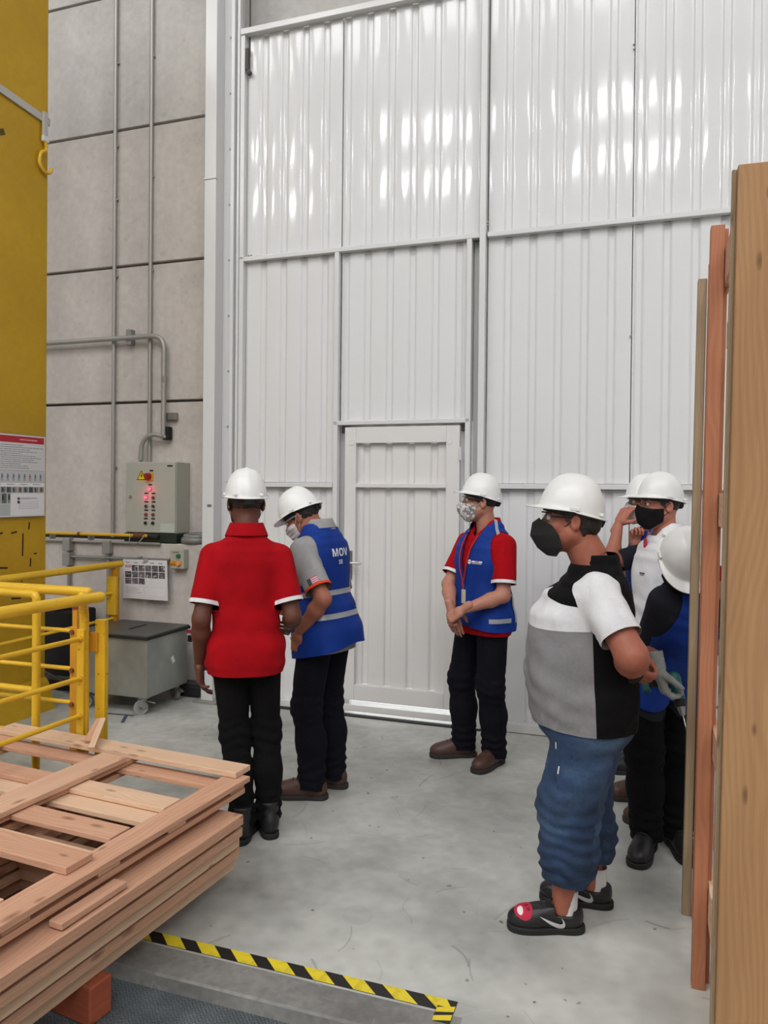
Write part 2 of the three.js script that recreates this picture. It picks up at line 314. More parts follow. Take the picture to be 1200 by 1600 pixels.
// ---------- personnel door ----------
{
  const d = struct('door'); d.name = 'door_1';
  const X0 = -2.07, X1 = -1.228, Y0 = 0.105, Y1 = 2.055, zf = 0.018;
  const fr = (x0, x1, y0, y1, n = 'stile', dz = 0.045) => mesh(n, tr(rbox(x1 - x0, y1 - y0, dz, 0.003), (x0 + x1) / 2, (y0 + y1) / 2, zf - dz / 2 + 0.012), M.whiteDoor, d);
  fr(X0, X0 + 0.085, Y0, Y1); fr(X1 - 0.095, X1, Y0, Y1);
  fr(X0 + 0.085, X1 - 0.095, Y1 - 0.115, Y1, 'door_rail'); fr(X0 + 0.085, X1 - 0.095, 1.625, 1.655, 'door_rail'); fr(X0 + 0.085, X1 - 0.095, Y0, 0.215, 'door_rail');
  const pg = (y0, y1) => { const g = sheetGeo(X0 + 0.085, X1 - 0.095, y0, y1, -0.008, -0.05, 77); return g; };
  mesh('door_panel', pg(0.215, 1.625), M.whiteDoor, d); mesh('door_panel', pg(1.655, Y1 - 0.115), M.whiteDoor, d);
  mesh('sill_strip', tr(rbox(0.84, 0.045, 0.016, 0.004), -1.65, 0.05, 0.03), M.whiteDoor, d);
  const h = mesh('handle_plate', tr(rbox(0.036, 0.21, 0.01, 0.005), -2.022, 1.07, 0.036), std({ color: 0x8f8878, metalness: 0.8, roughness: 0.4 }), d);
  mesh('lever', [bar([-2.022, 1.09, 0.04], [-2.022, 1.09, 0.09], 0.009), bar([-2.026, 1.09, 0.086], [-1.915, 1.09, 0.09], 0.0085)], M.chrome, h);
  for (const y of [1.86, 0.42]) mesh('hinge', [tr(cyl(0.009, 0.009, 0.085, 12), -1.222, y, 0.04), tr(cyl(0.0095, 0.0095, 0.004, 12), -1.222, y, 0.04)], M.whiteFrame, d);
  for (const x of [-2.02, -1.3]) mesh('cap', tr(cyl(0.02, 0.02, 0.004, 20), x, 1.945, 0.031, Math.PI / 2), M.white, d);
}
for (const [w, h, x, y] of [[0.09, 2.06, -2.095, 1.06], [0.09, 2.06, -1.205, 1.06], [0.96, 0.09, -1.65, 2.06]]) mesh('door_jamb', tr(rbox(w, h, 0.05, 0.003), x, y, -0.075), M.whiteFrame, wallB);
// daylight strip of ground outside, seen under the door and leaf
structMesh('pavement', boxUV(tr(new THREE.BoxGeometry(4, 0.02, 2.6), -1.6, 0.002 - 0.011, -1.6)), std({ color: 0xdadada, roughness: 0.9 }));
mesh('threshold', [tr(rbox(2.0, 0.012, 0.05, 0.003), -1.95, 0.004, 0.06)], M.rubber, wallB);

// ---------- concrete panel wall on the left ----------
{
  const w = struct('wall_back_left');
  const ys = [1.18, 2.33, 3.485, 4.64, 5.79, 6.94, 8.09, 9.24, 10.39, 11.54, 12.69, 14.2];
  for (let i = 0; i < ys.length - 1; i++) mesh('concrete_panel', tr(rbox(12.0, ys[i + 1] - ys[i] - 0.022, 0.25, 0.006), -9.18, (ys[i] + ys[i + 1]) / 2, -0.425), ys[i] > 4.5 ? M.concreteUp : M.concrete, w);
  mesh('joint_filler', boxUV(tr(new THREE.BoxGeometry(12.0, HALL.h - 1.1, 0.2), -9.18, (HALL.h + 1.1) / 2, -0.44)), M.joint, w);
  mesh('plinth', tr(rbox(12.0, 1.165, 0.5, 0.01), -9.18, 0.5825, -0.35), M.concrete, w);
}
// ---------- yellow steel machine column ----------
M.yellowWall = std({ map: pixelTex(512, 512, (u, v) => { const k = 1 + 0.10 * fbm(u, v, 4, 4, 111, 4) + 0.03 * fbm(u, v, 60, 60, 115, 2); return [188 * k, 148 * k, 20 * k]; }, true, 0.5, 0.5), roughness: 0.5 });
const yellowTex = pixelTex(512, 512, (u, v) => { const k = 1 + 0.10 * fbm(u, v, 6, 6, 121, 4); return [226 * k, 180 * k, 42 * k]; }, true, 1.2, 1.2, (g, w, h) => {
  let q = 55; const r = () => { q = (q * 1664525 + 1013904223) >>> 0; return q / 4294967296; };
  for (let i = 0; i < 70; i++) { g.fillStyle = `rgba(96,62,24,${0.2 + r() * 0.45})`; g.beginPath(); g.ellipse(r() * w, r() * h, 1 + r() * 4, 1 + r() * 3, r() * 3, 0, 7); g.fill(); }
});
M.yellow = std({ map: yellowTex, roughness: 0.38 });
M.yellowDeep = std({ map: yellowTex, color: new THREE.Color(0.82, 0.62, 0.6), roughness: 0.5 });
{
  const t = thing('machine_column', 'tall yellow painted steel machine column at the left edge of the hall', 'column', [-4.16, 0, 0.652]);
  mesh('shaft', tr(rbox(0.4, 5.7, 1.3, 0.012, 2), -0.2, 2.87, 0.65), M.yellowWall, t);
  const s = new THREE.Shape([[0, 0], [0.09, 0], [0.03, 0.19], [0, 0.22]].map(p => new THREE.Vector2(...p)));
  mesh('foot', boxUV(tr(new THREE.ExtrudeGeometry(s, { depth: 1.3, bevelEnabled: false }), 0, 0, 0)), M.yellowWall, t);
  const blk = std({ color: 0x2b1a12, roughness: 0.8 });
  // leftover dark tape strips on the painted face (height, depth from far edge, length, angle)
  for (const [y, z, L, a] of [[1.33, 0.165, 0.05, 1.45], [1.285, 0.45, 0.10, 0.12], [1.29, 0.30, 0.05, 0.15], [1.20, 0.222, 0.16, 1.55], [1.13, 0.105, 0.026, 0], [1.07, 0.15, 0.06, 1.5], [1.055, 0.42, 0.13, -0.1], [0.97, 0.33, 0.045, 1.5], [0.965, 0.23, 0.05, 1.65], [0.83, 0.28, 0.085, -0.1]])
    mesh('tape_strip', tr(rbox(0.002, 0.011, L, 0.0008), 0.001, y, z, a), blk, t);
  mesh('scrape', tr(rbox(0.002, 0.04, 0.13, 0.0008), 0.001, 3.98, 0.46, 0.5), std({ color: 0x57450f, roughness: 0.7 }), t);
}
{
  const t = thing('lifting_strap', 'white webbing strap with yellow hook on the machine column', 'strap', [-4.15, 4.27, 0.7]);
  mesh('webbing', [tr(rbox(0.012, 0.055, 1.0, 0.003), 0, 0.01, 0.45, -0.06), tr(rbox(0.02, 0.2, 0.045, 0.006), 0.012, -0.07, 0.01)], std({ color: 0xb9b5b0, roughness: 0.8 }), t);
  mesh('buckle', tr(rbox(0.025, 0.045, 0.055, 0.006), 0.014, -0.165, 0.01), std({ color: 0xd9d6d2, roughness: 0.4 }), t);
  mesh('hook', tubeGeo([[0.015, -0.18, 0.012], [0.015, -0.235, 0.0], [0.015, -0.28, 0.05], [0.015, -0.36, 0.06], [0.015, -0.40, 0.01], [0.015, -0.385, -0.04], [0.015, -0.35, -0.052]], 0.012, 40, 10), M.yellow, t);
}
// notice board on the column
{
  const t = thing('notice_board', 'white notice board with red header on the yellow column', 'sign', [-4.148, 1.683, 0.69]);
  mesh('board', tr(rbox(0.022, 0.575, 0.62, 0.003), 0, 0, 0.31), std({ color: 0x8b8b8b, roughness: 0.5 }), t);
  const tex = canvasTex(620, 575, (g, w, h) => {
    let q = 9; const r = () => { q = (q * 1664525 + 1013904223) >>> 0; return q / 4294967296; };
    g.fillStyle = '#d3d2d4'; g.fillRect(0, 0, w, h);
    g.fillStyle = '#b32033'; g.fillRect(12, 10, w - 24, 46); g.fillStyle = '#e8aab0';
    for (let x = 380; x < 540;) { const L = 5 + r() * 9; g.fillRect(x, 27, L, 11); x += L + 3; }
    g.fillStyle = '#55555a'; for (let k = 0; k < 12; k++) { let x = 20; const e = 380 + r() * 210; while (x < e) { const L = 5 + r() * 22; g.globalAlpha = 0.75; g.fillRect(x, 72 + k * 14.5, L, 4.5); x += L + 4; } }
    g.globalAlpha = 1; g.fillStyle = '#c4c5ca'; g.fillRect(10, 250, w - 20, 80); g.strokeStyle = '#77777c'; g.lineWidth = 2; g.strokeRect(10, 250, w - 20, 84);
    for (let k = 0; k < 12; k++) { const x = 25 + k * 50; g.fillStyle = k === 9 ? '#a03a48' : '#4a4a50'; g.beginPath(); g.arc(x, 278, 5, 0, 7); g.fill(); g.fillRect(x - 5, 284, 10, 22); g.fillRect(x - 7, 306, 4, 18); g.fillRect(x + 4, 306, 4, 18); g.fillRect(x, 288, 16, 3); }
    g.fillStyle = '#eceaec'; g.fillRect(10, 336, w - 20, 26); g.fillStyle = '#6d6d74'; for (let k = 0; k < 5; k++) g.fillRect(30 + k * 118, 346, 70, 4);
    for (let k = 0; k < 12; k++) { g.fillStyle = ['#777a80', '#5b5e62', '#8f8c8a', '#9c8b86'][k % 4]; g.fillRect(14 + k * 50, 366, 44, 40); g.fillStyle = '#2f3236'; g.fillRect(20 + k * 50 + r() * 12, 372, 13, 28); }
    for (let k = 0; k < 6; k++) { g.fillStyle = k % 2 ? '#7c9088' : '#63686a'; g.fillRect(14 + k * 52, 410, 46, 70); g.fillStyle = '#35393c'; g.fillRect(20 + k * 52, 418 + r() * 10, 16, 34); }
    g.fillStyle = '#b3b8bb'; g.fillRect(12, 484, 300, 80);
    g.fillStyle = '#e6e5e8'; g.fillRect(300, 412, 308, 154); g.strokeStyle = '#8d8d94'; g.strokeRect(380, 452, 170, 66); g.fillStyle = '#34343a'; g.fillRect(362, 440, 22, 15); g.fillRect(362, 462, 22, 20);
    g.fillStyle = '#8a8a90'; g.fillRect(392, 442, 150, 4); g.fillRect(392, 450, 90, 3); for (let k = 0; k < 4; k++) g.fillRect(380, 470 + k * 12, 170, 1.5);
  });
  const g = new THREE.PlaneGeometry(0.614, 0.568); g.rotateY(Math.PI / 2); g.translate(0.0125, 0, 0.31); tex.wrapS = tex.wrapT = THREE.ClampToEdgeWrapping;
  mesh('print', flat(g), std({ map: tex, roughness: 0.35 }), t);
}

// ---------- services on the concrete wall ----------
const clip = (x, y, z) => [tr(rbox(0.045, 0.018, 0.02, 0.003), x, y, z)];
function conduitThing(pts, r, label, clips = []) {
  const o = thing('conduit', label, 'pipe', pts[0]); const off = pts.map(p => p.map((c, i) => c - pts[0][i]));
  mesh('tube', pipe(off, r, 0.12), M.conduit, o); for (const c of clips) mesh('clip', c.map(g => g.translate(-pts[0][0], -pts[0][1], -pts[0][2])), M.steel, o); return o;
}
conduitThing([[-4.315, 1.20, -0.275], [-4.308, 11.4, -0.275]], 0.0165, 'long straight grey conduit pipe on the concrete wall farther left of the two', [1.78, 3.4, 4.05, 4.5, 5.2].map(y => clip(-4.31, y, -0.285)));
conduitThing([[-3.95, 1.822, -0.275], [-3.955, 11.4, -0.275]], 0.0165, 'long straight grey conduit pipe rising from the control cabinet top', [3.42, 4.2, 5.2].map(y => clip(-3.953, y, -0.285)));
const bent = conduitThing([[-6.5, 2.862, -0.235], [-3.785, 2.862, -0.235], [-3.785, 2.045, -0.235]], 0.021, 'thick grey conduit bending down from horizontal on the concrete wall', [[tr(rbox(0.05, 0.13, 0.06, 0.004), -4.14, 2.87, -0.268)], [tr(rbox(0.026, 0.06, 0.05, 0.003), -3.785, 2.5, -0.24)], [tr(rbox(0.13, 0.06, 0.04, 0.004), -3.75, 2.20, -0.278)]]);
mesh('flexible_tube', pipe([[-3.775, 2.03, -0.24], [-3.90, 2.06, -0.225], [-3.985, 1.99, -0.215], [-3.99, 1.842, -0.215]].map(([x, y, z]) => [x + 6.5, y - 2.862, z + 0.235]), 0.019, 0.07), M.conduit, bent);
mesh('elbow_box', tr(rbox(0.06, 0.11, 0.06, 0.008), -3.765 + 6.5, 2.06 - 2.862, -0.025), M.dark, bent);
{
  const t = thing('control_cabinet', 'grey green electrical control cabinet with lit red lamps on the concrete ledge', 'cabinet', [-3.808, 1.243, -0.2]);
  const gm = std({ color: new THREE.Color(0.42, 0.42, 0.365), roughness: 0.45 });
  mesh('housing', tr(rbox(0.476, 0.575, 0.19, 0.006), 0, 0.2875, -0.004), gm, t);
  const dr = mesh('door', tr(rbox(0.468, 0.567, 0.014, 0.005), 0, 0.2875, 0.097), gm, t); dr.userData = {};
  mesh('lock', [tr(cyl(0.012, 0.012, 0.012, 16), -0.187, 0.293, 0.109, Math.PI / 2), tr(rbox(0.005, 0.015, 0.006, 0.001), -0.187, 0.293, 0.117)], M.chrome, dr);
  const zf = 0.105, lm = std({ color: 0x17171a, roughness: 0.5 });
  const lab = (x, y, w = 0.036) => mesh('label_plate', tr(rbox(w, 0.012, 0.003, 0.001), x, y, zf), lm, t);
  lab(0.184, 0.543, 0.05); lab(0.01, 0.505, 0.034);
  { // warning triangle
    const tt = canvasTex(128, 128, (g) => { g.fillStyle = '#e8cc1e'; g.fillRect(0, 0, 128, 128); g.strokeStyle = '#1a1a12'; g.lineWidth = 9; g.beginPath(); g.moveTo(64, 16); g.lineTo(120, 118); g.lineTo(8, 118); g.closePath(); g.stroke(); g.fillStyle = '#1a1a12'; g.beginPath(); g.moveTo(70, 42); g.lineTo(48, 82); g.lineTo(64, 80); g.lineTo(56, 108); g.lineTo(82, 70); g.lineTo(67, 72); g.lineTo(78, 42); g.closePath(); g.fill(); });
    const s = new THREE.Shape([[-0.046, -0.042], [0.046, -0.042], [0, 0.045]].map(p => new THREE.Vector2(...p)));
    const g = new THREE.ExtrudeGeometry(s, { depth: 0.002, bevelEnabled: false }), uv = g.attributes.uv, p = g.attributes.position;
    for (let i = 0; i < uv.count; i++) uv.setXY(i, (p.getX(i) + 0.046) / 0.092, (p.getY(i) + 0.042) / 0.087);
    g.translate(-0.085, 0.468, zf - 0.001); tt.wrapS = tt.wrapT = THREE.ClampToEdgeWrapping; mesh('warning_triangle', flat(g), std({ map: tt, roughness: 0.4 }), t);
  }
  const sw = mesh('rotary_switch', tr(rbox(0.066, 0.066, 0.008, 0.003), -0.005, 0.456, zf + 0.002), std({ color: 0xd08a1c, roughness: 0.5 }), t);
  mesh('knob', [tr(cyl(0.025, 0.028, 0.028, 24), -0.012, 0.458, zf + 0.02, Math.PI / 2), tr(rbox(0.014, 0.05, 0.016, 0.004), -0.012, 0.458, zf + 0.04, 0, 0, 0.5)], std({ color: 0x8c1f16, roughness: 0.45 }), sw);
  const lampOn = std({ color: 0xff5a6a, emissive: 0xff3048, emissiveIntensity: 3.2, roughness: 0.4 });
  const red = std({ color: 0x8e2230, roughness: 0.35 }), dk = std({ color: 0x3c3f36, roughness: 0.4 }), bk = std({ color: 0x141414, roughness: 0.4 });
  const btn = (name, x, y, m) => { mesh('label_plate', tr(rbox(0.036, 0.011, 0.003, 0.001), x, y + 0.034, zf), lm, t); const b = mesh('bezel', tr(cyl(0.0165, 0.0165, 0.006, 20), x, y, zf + 0.002, Math.PI / 2), m === lampOn ? std({ color: 0xc23a4c, roughness: 0.4 }) : M.conduit, t); mesh(name, tr(cyl(0.010, 0.0125, 0.014, 20), x, y, zf + 0.009, Math.PI / 2), m, b); };
  btn('lamp', 0.0, 0.357, lampOn); btn('lamp', -0.036, 0.288, lampOn); btn('button', 0.032, 0.288, red);
  btn('button', -0.036, 0.219, dk); btn('button', 0.032, 0.219, dk); btn('button', -0.036, 0.151, red); btn('button', 0.032, 0.151, red); btn('button', -0.040, 0.083, bk); btn('button', 0.030, 0.083, bk);
  mesh('sticker', tr(rbox(0.13, 0.07, 0.002, 0.0006), 0.163, 0.045, zf), std({ color: 0xb9c2b9, roughness: 0.4 }), t);
  for (const [x, y] of [[0.0, 1.6], [-0.036, 1.531]]) { const L = new THREE.PointLight(0xff3048, 0.003); L.position.set(-3.808 + x, y, -0.06); scene.add(L); }
  mesh('base_box', tr(rbox(0.50, 0.07, 0.21, 0.004), 0.0, -0.037, 0), std({ color: 0x1b2a20, roughness: 0.5 }), t);
}
{
  const t = thing('air_pipe', 'yellow compressed air pipe running along the concrete ledge', 'pipe', [-4.9, 1.222, -0.072]);
  mesh('tube', bar([-0.6, 0, 0], [1.09, 0, 0], 0.0135), M.yellow, t);
  for (const x of [0.1, 0.5]) mesh('bracket', tr(rbox(0.02, 0.05, 0.06, 0.003), x, -0.026, -0.04), M.steel, t);
  mesh('coupling', [bar([0.96, 0, 0], [1.06, 0, 0], 0.022)], std({ color: 0x7d5032, metalness: 0.6, roughness: 0.5 }), t);
  mesh('clamp_wire', [tubeGeo([[0.94, 0.012, 0.016], [0.95, -0.04, 0.05], [1.0, -0.07, 0.06], [1.05, -0.04, 0.05], [1.07, 0.01, 0.016]], 0.0035, 24, 6)], M.steel, t);
  mesh('hose_end', bar([1.09, 0, 0], [1.19, -0.005, 0], 0.016), M.rubber, t);
  mesh('ring', bar([0.40, 0, 0], [0.425, 0, 0], 0.0155), std({ color: 0x6c4a20, roughness: 0.6 }), t);
}
{
  const t = thing('conduit', 'grey conduit run with junction boxes below the yellow air pipe', 'pipe', [-4.6, 1.1, -0.08]);
  mesh('tube', [bar([-0.8, 0.06, 0], [0.9, 0.06, 0], 0.012), bar([0.0, 0.04, 0.0], [0.0, -0.9, 0], 0.016), bar([0.4, 0.04, 0], [0.4, -0.9, 0], 0.014)], M.conduit, t);
  mesh('tube', bar([0.0, -0.07, 0.012], [1.0, -0.065, 0.012], 0.012), M.steel, t);
  for (const [x, y] of [[0.0, 0.032], [0.0, -0.09], [0.4, 0.02]]) mesh('junction_box', tr(rbox(0.075, 0.11, 0.06, 0.008), x, y, 0.01), M.conduit, t);
  mesh('clamp', tr(rbox(0.03, 0.04, 0.03, 0.004), 0.72, -0.065, 0.012), M.steel, t);
}
{ // photo sheet hanging from the conduit
  const tex = canvasTex(512, 384, (g, w, h) => {
    let q = 31; const r = () => { q = (q * 1664525 + 1013904223) >>> 0; return q / 4294967296; };
    g.fillStyle = '#dcdadb'; g.fillRect(0, 0, w, h); g.strokeStyle = '#9a989b'; g.lineWidth = 2; g.strokeRect(10, 24, w - 20, h - 40);
    g.fillStyle = '#77757a'; for (let k = 0; k < 5; k++) g.fillRect(34 + k * 95, 28, 44, 8);
    g.fillStyle = '#a2505a'; g.fillRect(26, 56, 74, 22); g.fillStyle = '#e6cfd2'; g.fillRect(32, 62, 62, 8);
    for (let j = 0; j < 3; j++) for (let i = 0; i < 6; i++) {
      if (j === 2 && i > 2) { g.strokeStyle = '#c9c6c8'; g.strokeRect(26 + i * 78, 180, 70, 60); continue; } if (!j && !i) continue;
      const x = 26 + i * 78, y = 54 + j * 64; g.fillStyle = ['#4b474a', '#3f3d42', '#5a5558', '#6a6467'][(i + j) % 4]; g.fillRect(x, y, 70, 58);
      for (let k = 0; k < 9; k++) { const c = 60 + r() * 140 | 0; g.fillStyle = `rgb(${c},${c},${c + 4})`; g.fillRect(x + r() * 56, y + r() * 44, 5 + r() * 18, 4 + r() * 14); }
    }
    g.strokeStyle = '#b5b2b5'; g.strokeRect(22, 262, 220, 88); g.strokeRect(250, 262, 238, 88); g.fillStyle = '#99969a'; for (let k = 0; k < 6; k++) g.fillRect(34, 274 + k * 11, 120 + r() * 70, 3);
  });
  tex.wrapS = tex.wrapT = THREE.ClampToEdgeWrapping;
  const t = thing('photo_sheet', 'white printed photo sheet hanging below the conduit on the concrete plinth', 'paper', [-3.815, 0.875, -0.042]);
  const pg = (w, h, dx, dy, rz, sag) => { const g = new THREE.BoxGeometry(w, h, 0.0015, 8, 8, 1), p = g.attributes.position; for (let i = 0; i < p.count; i++) { const x = p.getX(i) / w, y = p.getY(i) / h; p.setX(i, p.getX(i) * (1 - 0.06 * (y + 0.5)) + 0.02 * (0.5 - y) * 0.5); p.setZ(i, p.getZ(i) + sag * (0.5 - y) * (0.3 + 0.5 * Math.sin(x * 4))); } g.rotateZ(rz); g.translate(dx, dy, 0); g.computeVertexNormals(); return g; };
  mesh('sheet', flat(pg(0.445, 0.315, 0, 0, 0.01, 0.03)), std({ map: tex, roughness: 0.6 }), t);
  mesh('tape', tr(rbox(0.04, 0.03, 0.003, 0.001), 0.01, 0.155, 0.006), std({ color: 0x9c9c9c, roughness: 0.4 }), t);
  const o = tag(mesh('loose_paper', flat(pg(0.10, 0.10, 0, 0, 0.75, 0.0)), std({ color: 0xd0cecf, roughness: 0.6 })), 'white paper corner poking out under the photo sheet', 'paper'); o.position.set(-3.85, 0.725, -0.092);
}
{
  const t = thing('push_button_box', 'small grey push button box with green and orange controls on the plinth', 'switch', [-3.51, 1.05, -0.1]);
  mesh('housing', tr(rbox(0.125, 0.155, 0.07, 0.008, 2), 0, 0, 0.035), std({ color: 0xa9a79c, roughness: 0.5 }), t);
  mesh('button', tr(cyl(0.016, 0.018, 0.018, 20), 0.018, 0.025, 0.077, Math.PI / 2), std({ color: 0x0f6b4a, roughness: 0.4 }), t);
  mesh('plate', tr(rbox(0.10, 0.04, 0.004, 0.002), -0.008, -0.035, 0.071), std({ color: 0xd2861e, roughness: 0.5 }), t);
  mesh('button', tr(cyl(0.015, 0.017, 0.02, 20), 0.02, -0.035, 0.08, Math.PI / 2), std({ color: 0xe0a070, roughness: 0.4 }), t);
  for (let k = 0; k < 3; k++) mesh('marking', tr(rbox(0.012, 0.008, 0.002, 0.0006), -0.045 + k * 0.02, -0.042, 0.0735), M.dark, t);
  mesh('label_plate', tr(rbox(0.06, 0.008, 0.002, 0.0006), -0.01, 0.055, 0.071), std({ color: 0x6f6f68, roughness: 0.5 }), t);
}
{
  const o = tag(mesh('hose_coil', [tr(new THREE.TorusGeometry(0.105, 0.028, 14, 44), 0, 0.028, 0, Math.PI / 2), tr(new THREE.TorusGeometry(0.1, 0.02, 12, 44), 0.006, 0.062, 0, Math.PI / 2 + 0.06)], std({ color: 0x83837f, roughness: 0.45, metalness: 0.2 })), 'coiled grey hose ring lying on the ledge beside the cabinet', 'hose'); o.position.set(-3.43, 1.166, -0.2);
}
{
  const t = thing('wall_sticker', 'small white and red socket sticker on the plinth above the cart', 'sticker', [-3.43, 0.455, -0.098]);
  mesh('plate', tr(rbox(0.06, 0.15, 0.003, 0.001), 0, 0, 0), std({ color: 0xcfcdcd, roughness: 0.5 }), t);
  mesh('band', tr(rbox(0.056, 0.03, 0.003, 0.001), 0, 0.02, 0.001), std({ color: 0xa23048, roughness: 0.5 }), t);
  mesh('socket', tr(rbox(0.04, 0.05, 0.008, 0.002), 0.002, -0.035, 0.002), M.dark, t);
}
// ---------- metal cart ----------
{
  const t = thing('metal_cart', 'grey sheet metal box cart with dark lid on swivel casters', 'cart', [-3.62, 0, 0.35]);
  const gal = std({ map: pixelTex(256, 256, (u, v) => { const k = 1 + 0.14 * fbm(u, v, 6, 6, 131, 4); return [150 * k, 152 * k, 147 * k]; }, true, 1, 1), metalness: 0.55, roughness: 0.42 });
  mesh('box', tr(rbox(0.60, 0.42, 0.50, 0.008, 2), 0, 0.335, 0), gal, t);
  const lid = mesh('lid', tr(rbox(0.62, 0.03, 0.52, 0.006), 0, 0.555, 0), std({ color: 0x5a5b58, metalness: 0.5, roughness: 0.4 }), t);
  mesh('lid_edge', [tr(rbox(0.626, 0.022, 0.012, 0.003), 0, 0.55, 0.262), tr(rbox(0.012, 0.022, 0.526, 0.003), 0.312, 0.55, 0)], M.dark, lid);
  mesh('handle_slot', tr(rbox(0.02, 0.006, 0.2, 0.002), 0.02, 0.571, -0.02), M.dark, lid);
  mesh('sheet_tear', tr(rbox(0.004, 0.05, 0.03, 0.001), 0.301, 0.34, -0.06, 0.5), std({ color: 0xd5d5d0, roughness: 0.5 }), t);
  for (const [x, z, a] of [[0.24, 0.20, 0.6], [0.24, -0.2, -0.4], [-0.24, 0.2, 0.3], [-0.24, -0.2, 1.2]]) {
    const c = new THREE.Group(); c.name = 'caster'; c.position.set(x, 0, z); c.rotation.y = a; t.add(c);
    mesh('fork', [tr(rbox(0.07, 0.01, 0.07, 0.002), 0, 0.122, 0), tr(cyl(0.02, 0.024, 0.03, 16), 0, 0.108, 0), tr(rbox(0.05, 0.07, 0.004, 0.001), -0.012, 0.076, 0.02, 0, 0, 0.3), tr(rbox(0.05, 0.07, 0.004, 0.001), -0.012, 0.076, -0.02, 0, 0, 0.3), tr(rbox(0.06, 0.008, 0.03, 0.002), 0.05, 0.085, 0, 0, 0, -0.3)], M.steel, c);
    mesh('wheel', [tr(cyl(0.05, 0.05, 0.026, 28), -0.02, 0.05, 0, Math.PI / 2)], std({ color: 0x8f8f8d, roughness: 0.5 }), c);
    mesh('hub', [tr(cyl(0.03, 0.03, 0.03, 24), -0.02, 0.05, 0, Math.PI / 2), tr(cyl(0.008, 0.008, 0.044, 12), -0.02, 0.05, 0, Math.PI / 2)], M.steel, c);
  }
}
{
  const t = thing('black_case', 'low black rubber case on the floor beside the column base', 'case', [-3.34, 0, -0.005]);
  mesh('body', [tr(rbox(0.28, 0.09, 0.13, 0.02, 3), 0, 0.046, 0)], M.rubber, t); mesh('lid', tr(rbox(0.25, 0.02, 0.11, 0.008, 2), 0, 0.095, 0), std({ color: 0x303033, roughness: 0.5 }), t);
}
{
  const t = thing('pump_unit', 'dark pump and pipes standing behind the cart beside the yellow column', 'pump', [-4.62, 0, 0.12]);
  mesh('body', [tr(rbox(0.3, 0.62, 0.3, 0.02, 2), 0.2, 0.32, 0), tr(cyl(0.09, 0.09, 0.4, 24), 0.2, 0.5, 0.06)], M.dark, t);
  mesh('pipe', [pipe([[0.0, 0.12, 0.2], [0.42, 0.12, 0.2], [0.42, 0.45, 0.12]], 0.02, 0.06), pipe([[0.1, 0.2, 0.24], [0.5, 0.06, 0.24]], 0.012)], std({ color: 0x5b544e, metalness: 0.5, roughness: 0.5 }), t);
  mesh('valve', tr(cyl(0.02, 0.02, 0.12, 12), 0.45, 0.2, 0.24), std({ color: 0x7b2c2c, roughness: 0.5 }), t);
}
{ // painted mark on the floor by the cart
  const o = tag(mesh('floor_marking', [tr(rbox(0.24, 0.0016, 0.025, 0.0006), -3.54, 0.001, 0.62, 0, 0.1), tr(rbox(0.025, 0.0016, 0.16, 0.0006), -3.43, 0.001, 0.70, 0, 0.5)], std({ color: 0x474c62, roughness: 0.7 })), 'blue grey corner marking taped on the floor before the cart', 'marking');
}

// ---------- yellow guard rails ----------
{
  const t = thing('guard_rail', 'yellow guard rail ending at a square post behind the cart', 'railing', [-3.98, 0, 0.11]);
  mesh('top_rail', pipe([[0.01, 1.003, -0.05], [0, 1.003, 2.2]], 0.026), M.yellow, t);
  mesh('mid_rail', bar([0, 0.78, 0], [0, 0.78, 2.4], 0.012), M.yellow, t); mesh('mid_rail', bar([0, 0.58, 0], [0, 0.58, 2.4], 0.012), M.yellow, t);
  for (const z of [0, 2.38]) mesh('post', tr(rbox(0.05, 0.99, 0.05, 0.004), 0, 0.495, z), M.yellowDeep, t);
  mesh('clamp', [tr(rbox(0.085, 0.30, 0.03, 0.004), 0, 0.76, 0.035)], M.yellow, t);
}
{
  const t = thing('guard_rail', 'yellow guard rail running across the bay left of the flat gate post', 'railing', [-2.63, 0, 2.10]);
  mesh('top_rail', pipe([[0.07, 1.10, 0.005], [-1.1, 1.10, 0.02]], 0.024), M.yellow, t);
  for (const y of [0.905, 0.72, 0.555, 0.385]) mesh('mid_rail', bar([0, y, 0], [-1.1, y, 0.03], 0.0105), M.yellow, t);
  mesh('post', [tr(rbox(0.03, 1.06, 0.03, 0.004), 0, 0.53, 0)], M.yellowDeep, t);
  mesh('post', tr(rbox(0.03, 1.06, 0.03, 0.004), -1.08, 0.53, 0.03), M.yellow, t);
  mesh('clamp', [tr(rbox(0.042, 0.62, 0.012, 0.003), 0.005, 0.62, 0.022)], M.yellowDeep, t);
  mesh('collar', tr(cyl(0.022, 0.022, 0.03, 16), 0, 1.03, 0.0), std({ color: 0x84371d, roughness: 0.6 }), t);
  for (const y of [0.905, 0.72, 0.555]) mesh('nut', tr(cyl(0.012, 0.012, 0.012, 6), 0.0, y, 0.034, Math.PI / 2), std({ color: 0x7c4a1e, roughness: 0.6 }), t);
}
{
  const t = thing('swing_gate', 'yellow tubular swing gate hinged at the flat gate post', 'gate', [-2.475, 0, 2.225]);
  mesh('top_rail', pipe([[0.11, 1.105, 0.03], [0.02, 1.105, 0.9]], 0.025), M.yellow, t);
  mesh('post', [pipe([[0, 0.10, 0], [-0.004, 1.02, 0], [0.035, 1.105, 0.06]], 0.022, 0.05)], M.yellow, t);
  mesh('clamp', [tr(rbox(0.04, 0.66, 0.016, 0.004), 0.0, 0.62, 0.024)], M.yellow, t);
  for (const y of [0.905, 0.722, 0.548]) { mesh('mid_rail', bar([0, y, 0.01], [-0.05, y, 0.85], 0.0115), M.yellow, t); mesh('nut', tr(cyl(0.016, 0.016, 0.014, 6), 0.004, y, 0.028, Math.PI / 2), M.yellowDeep, t); }
}
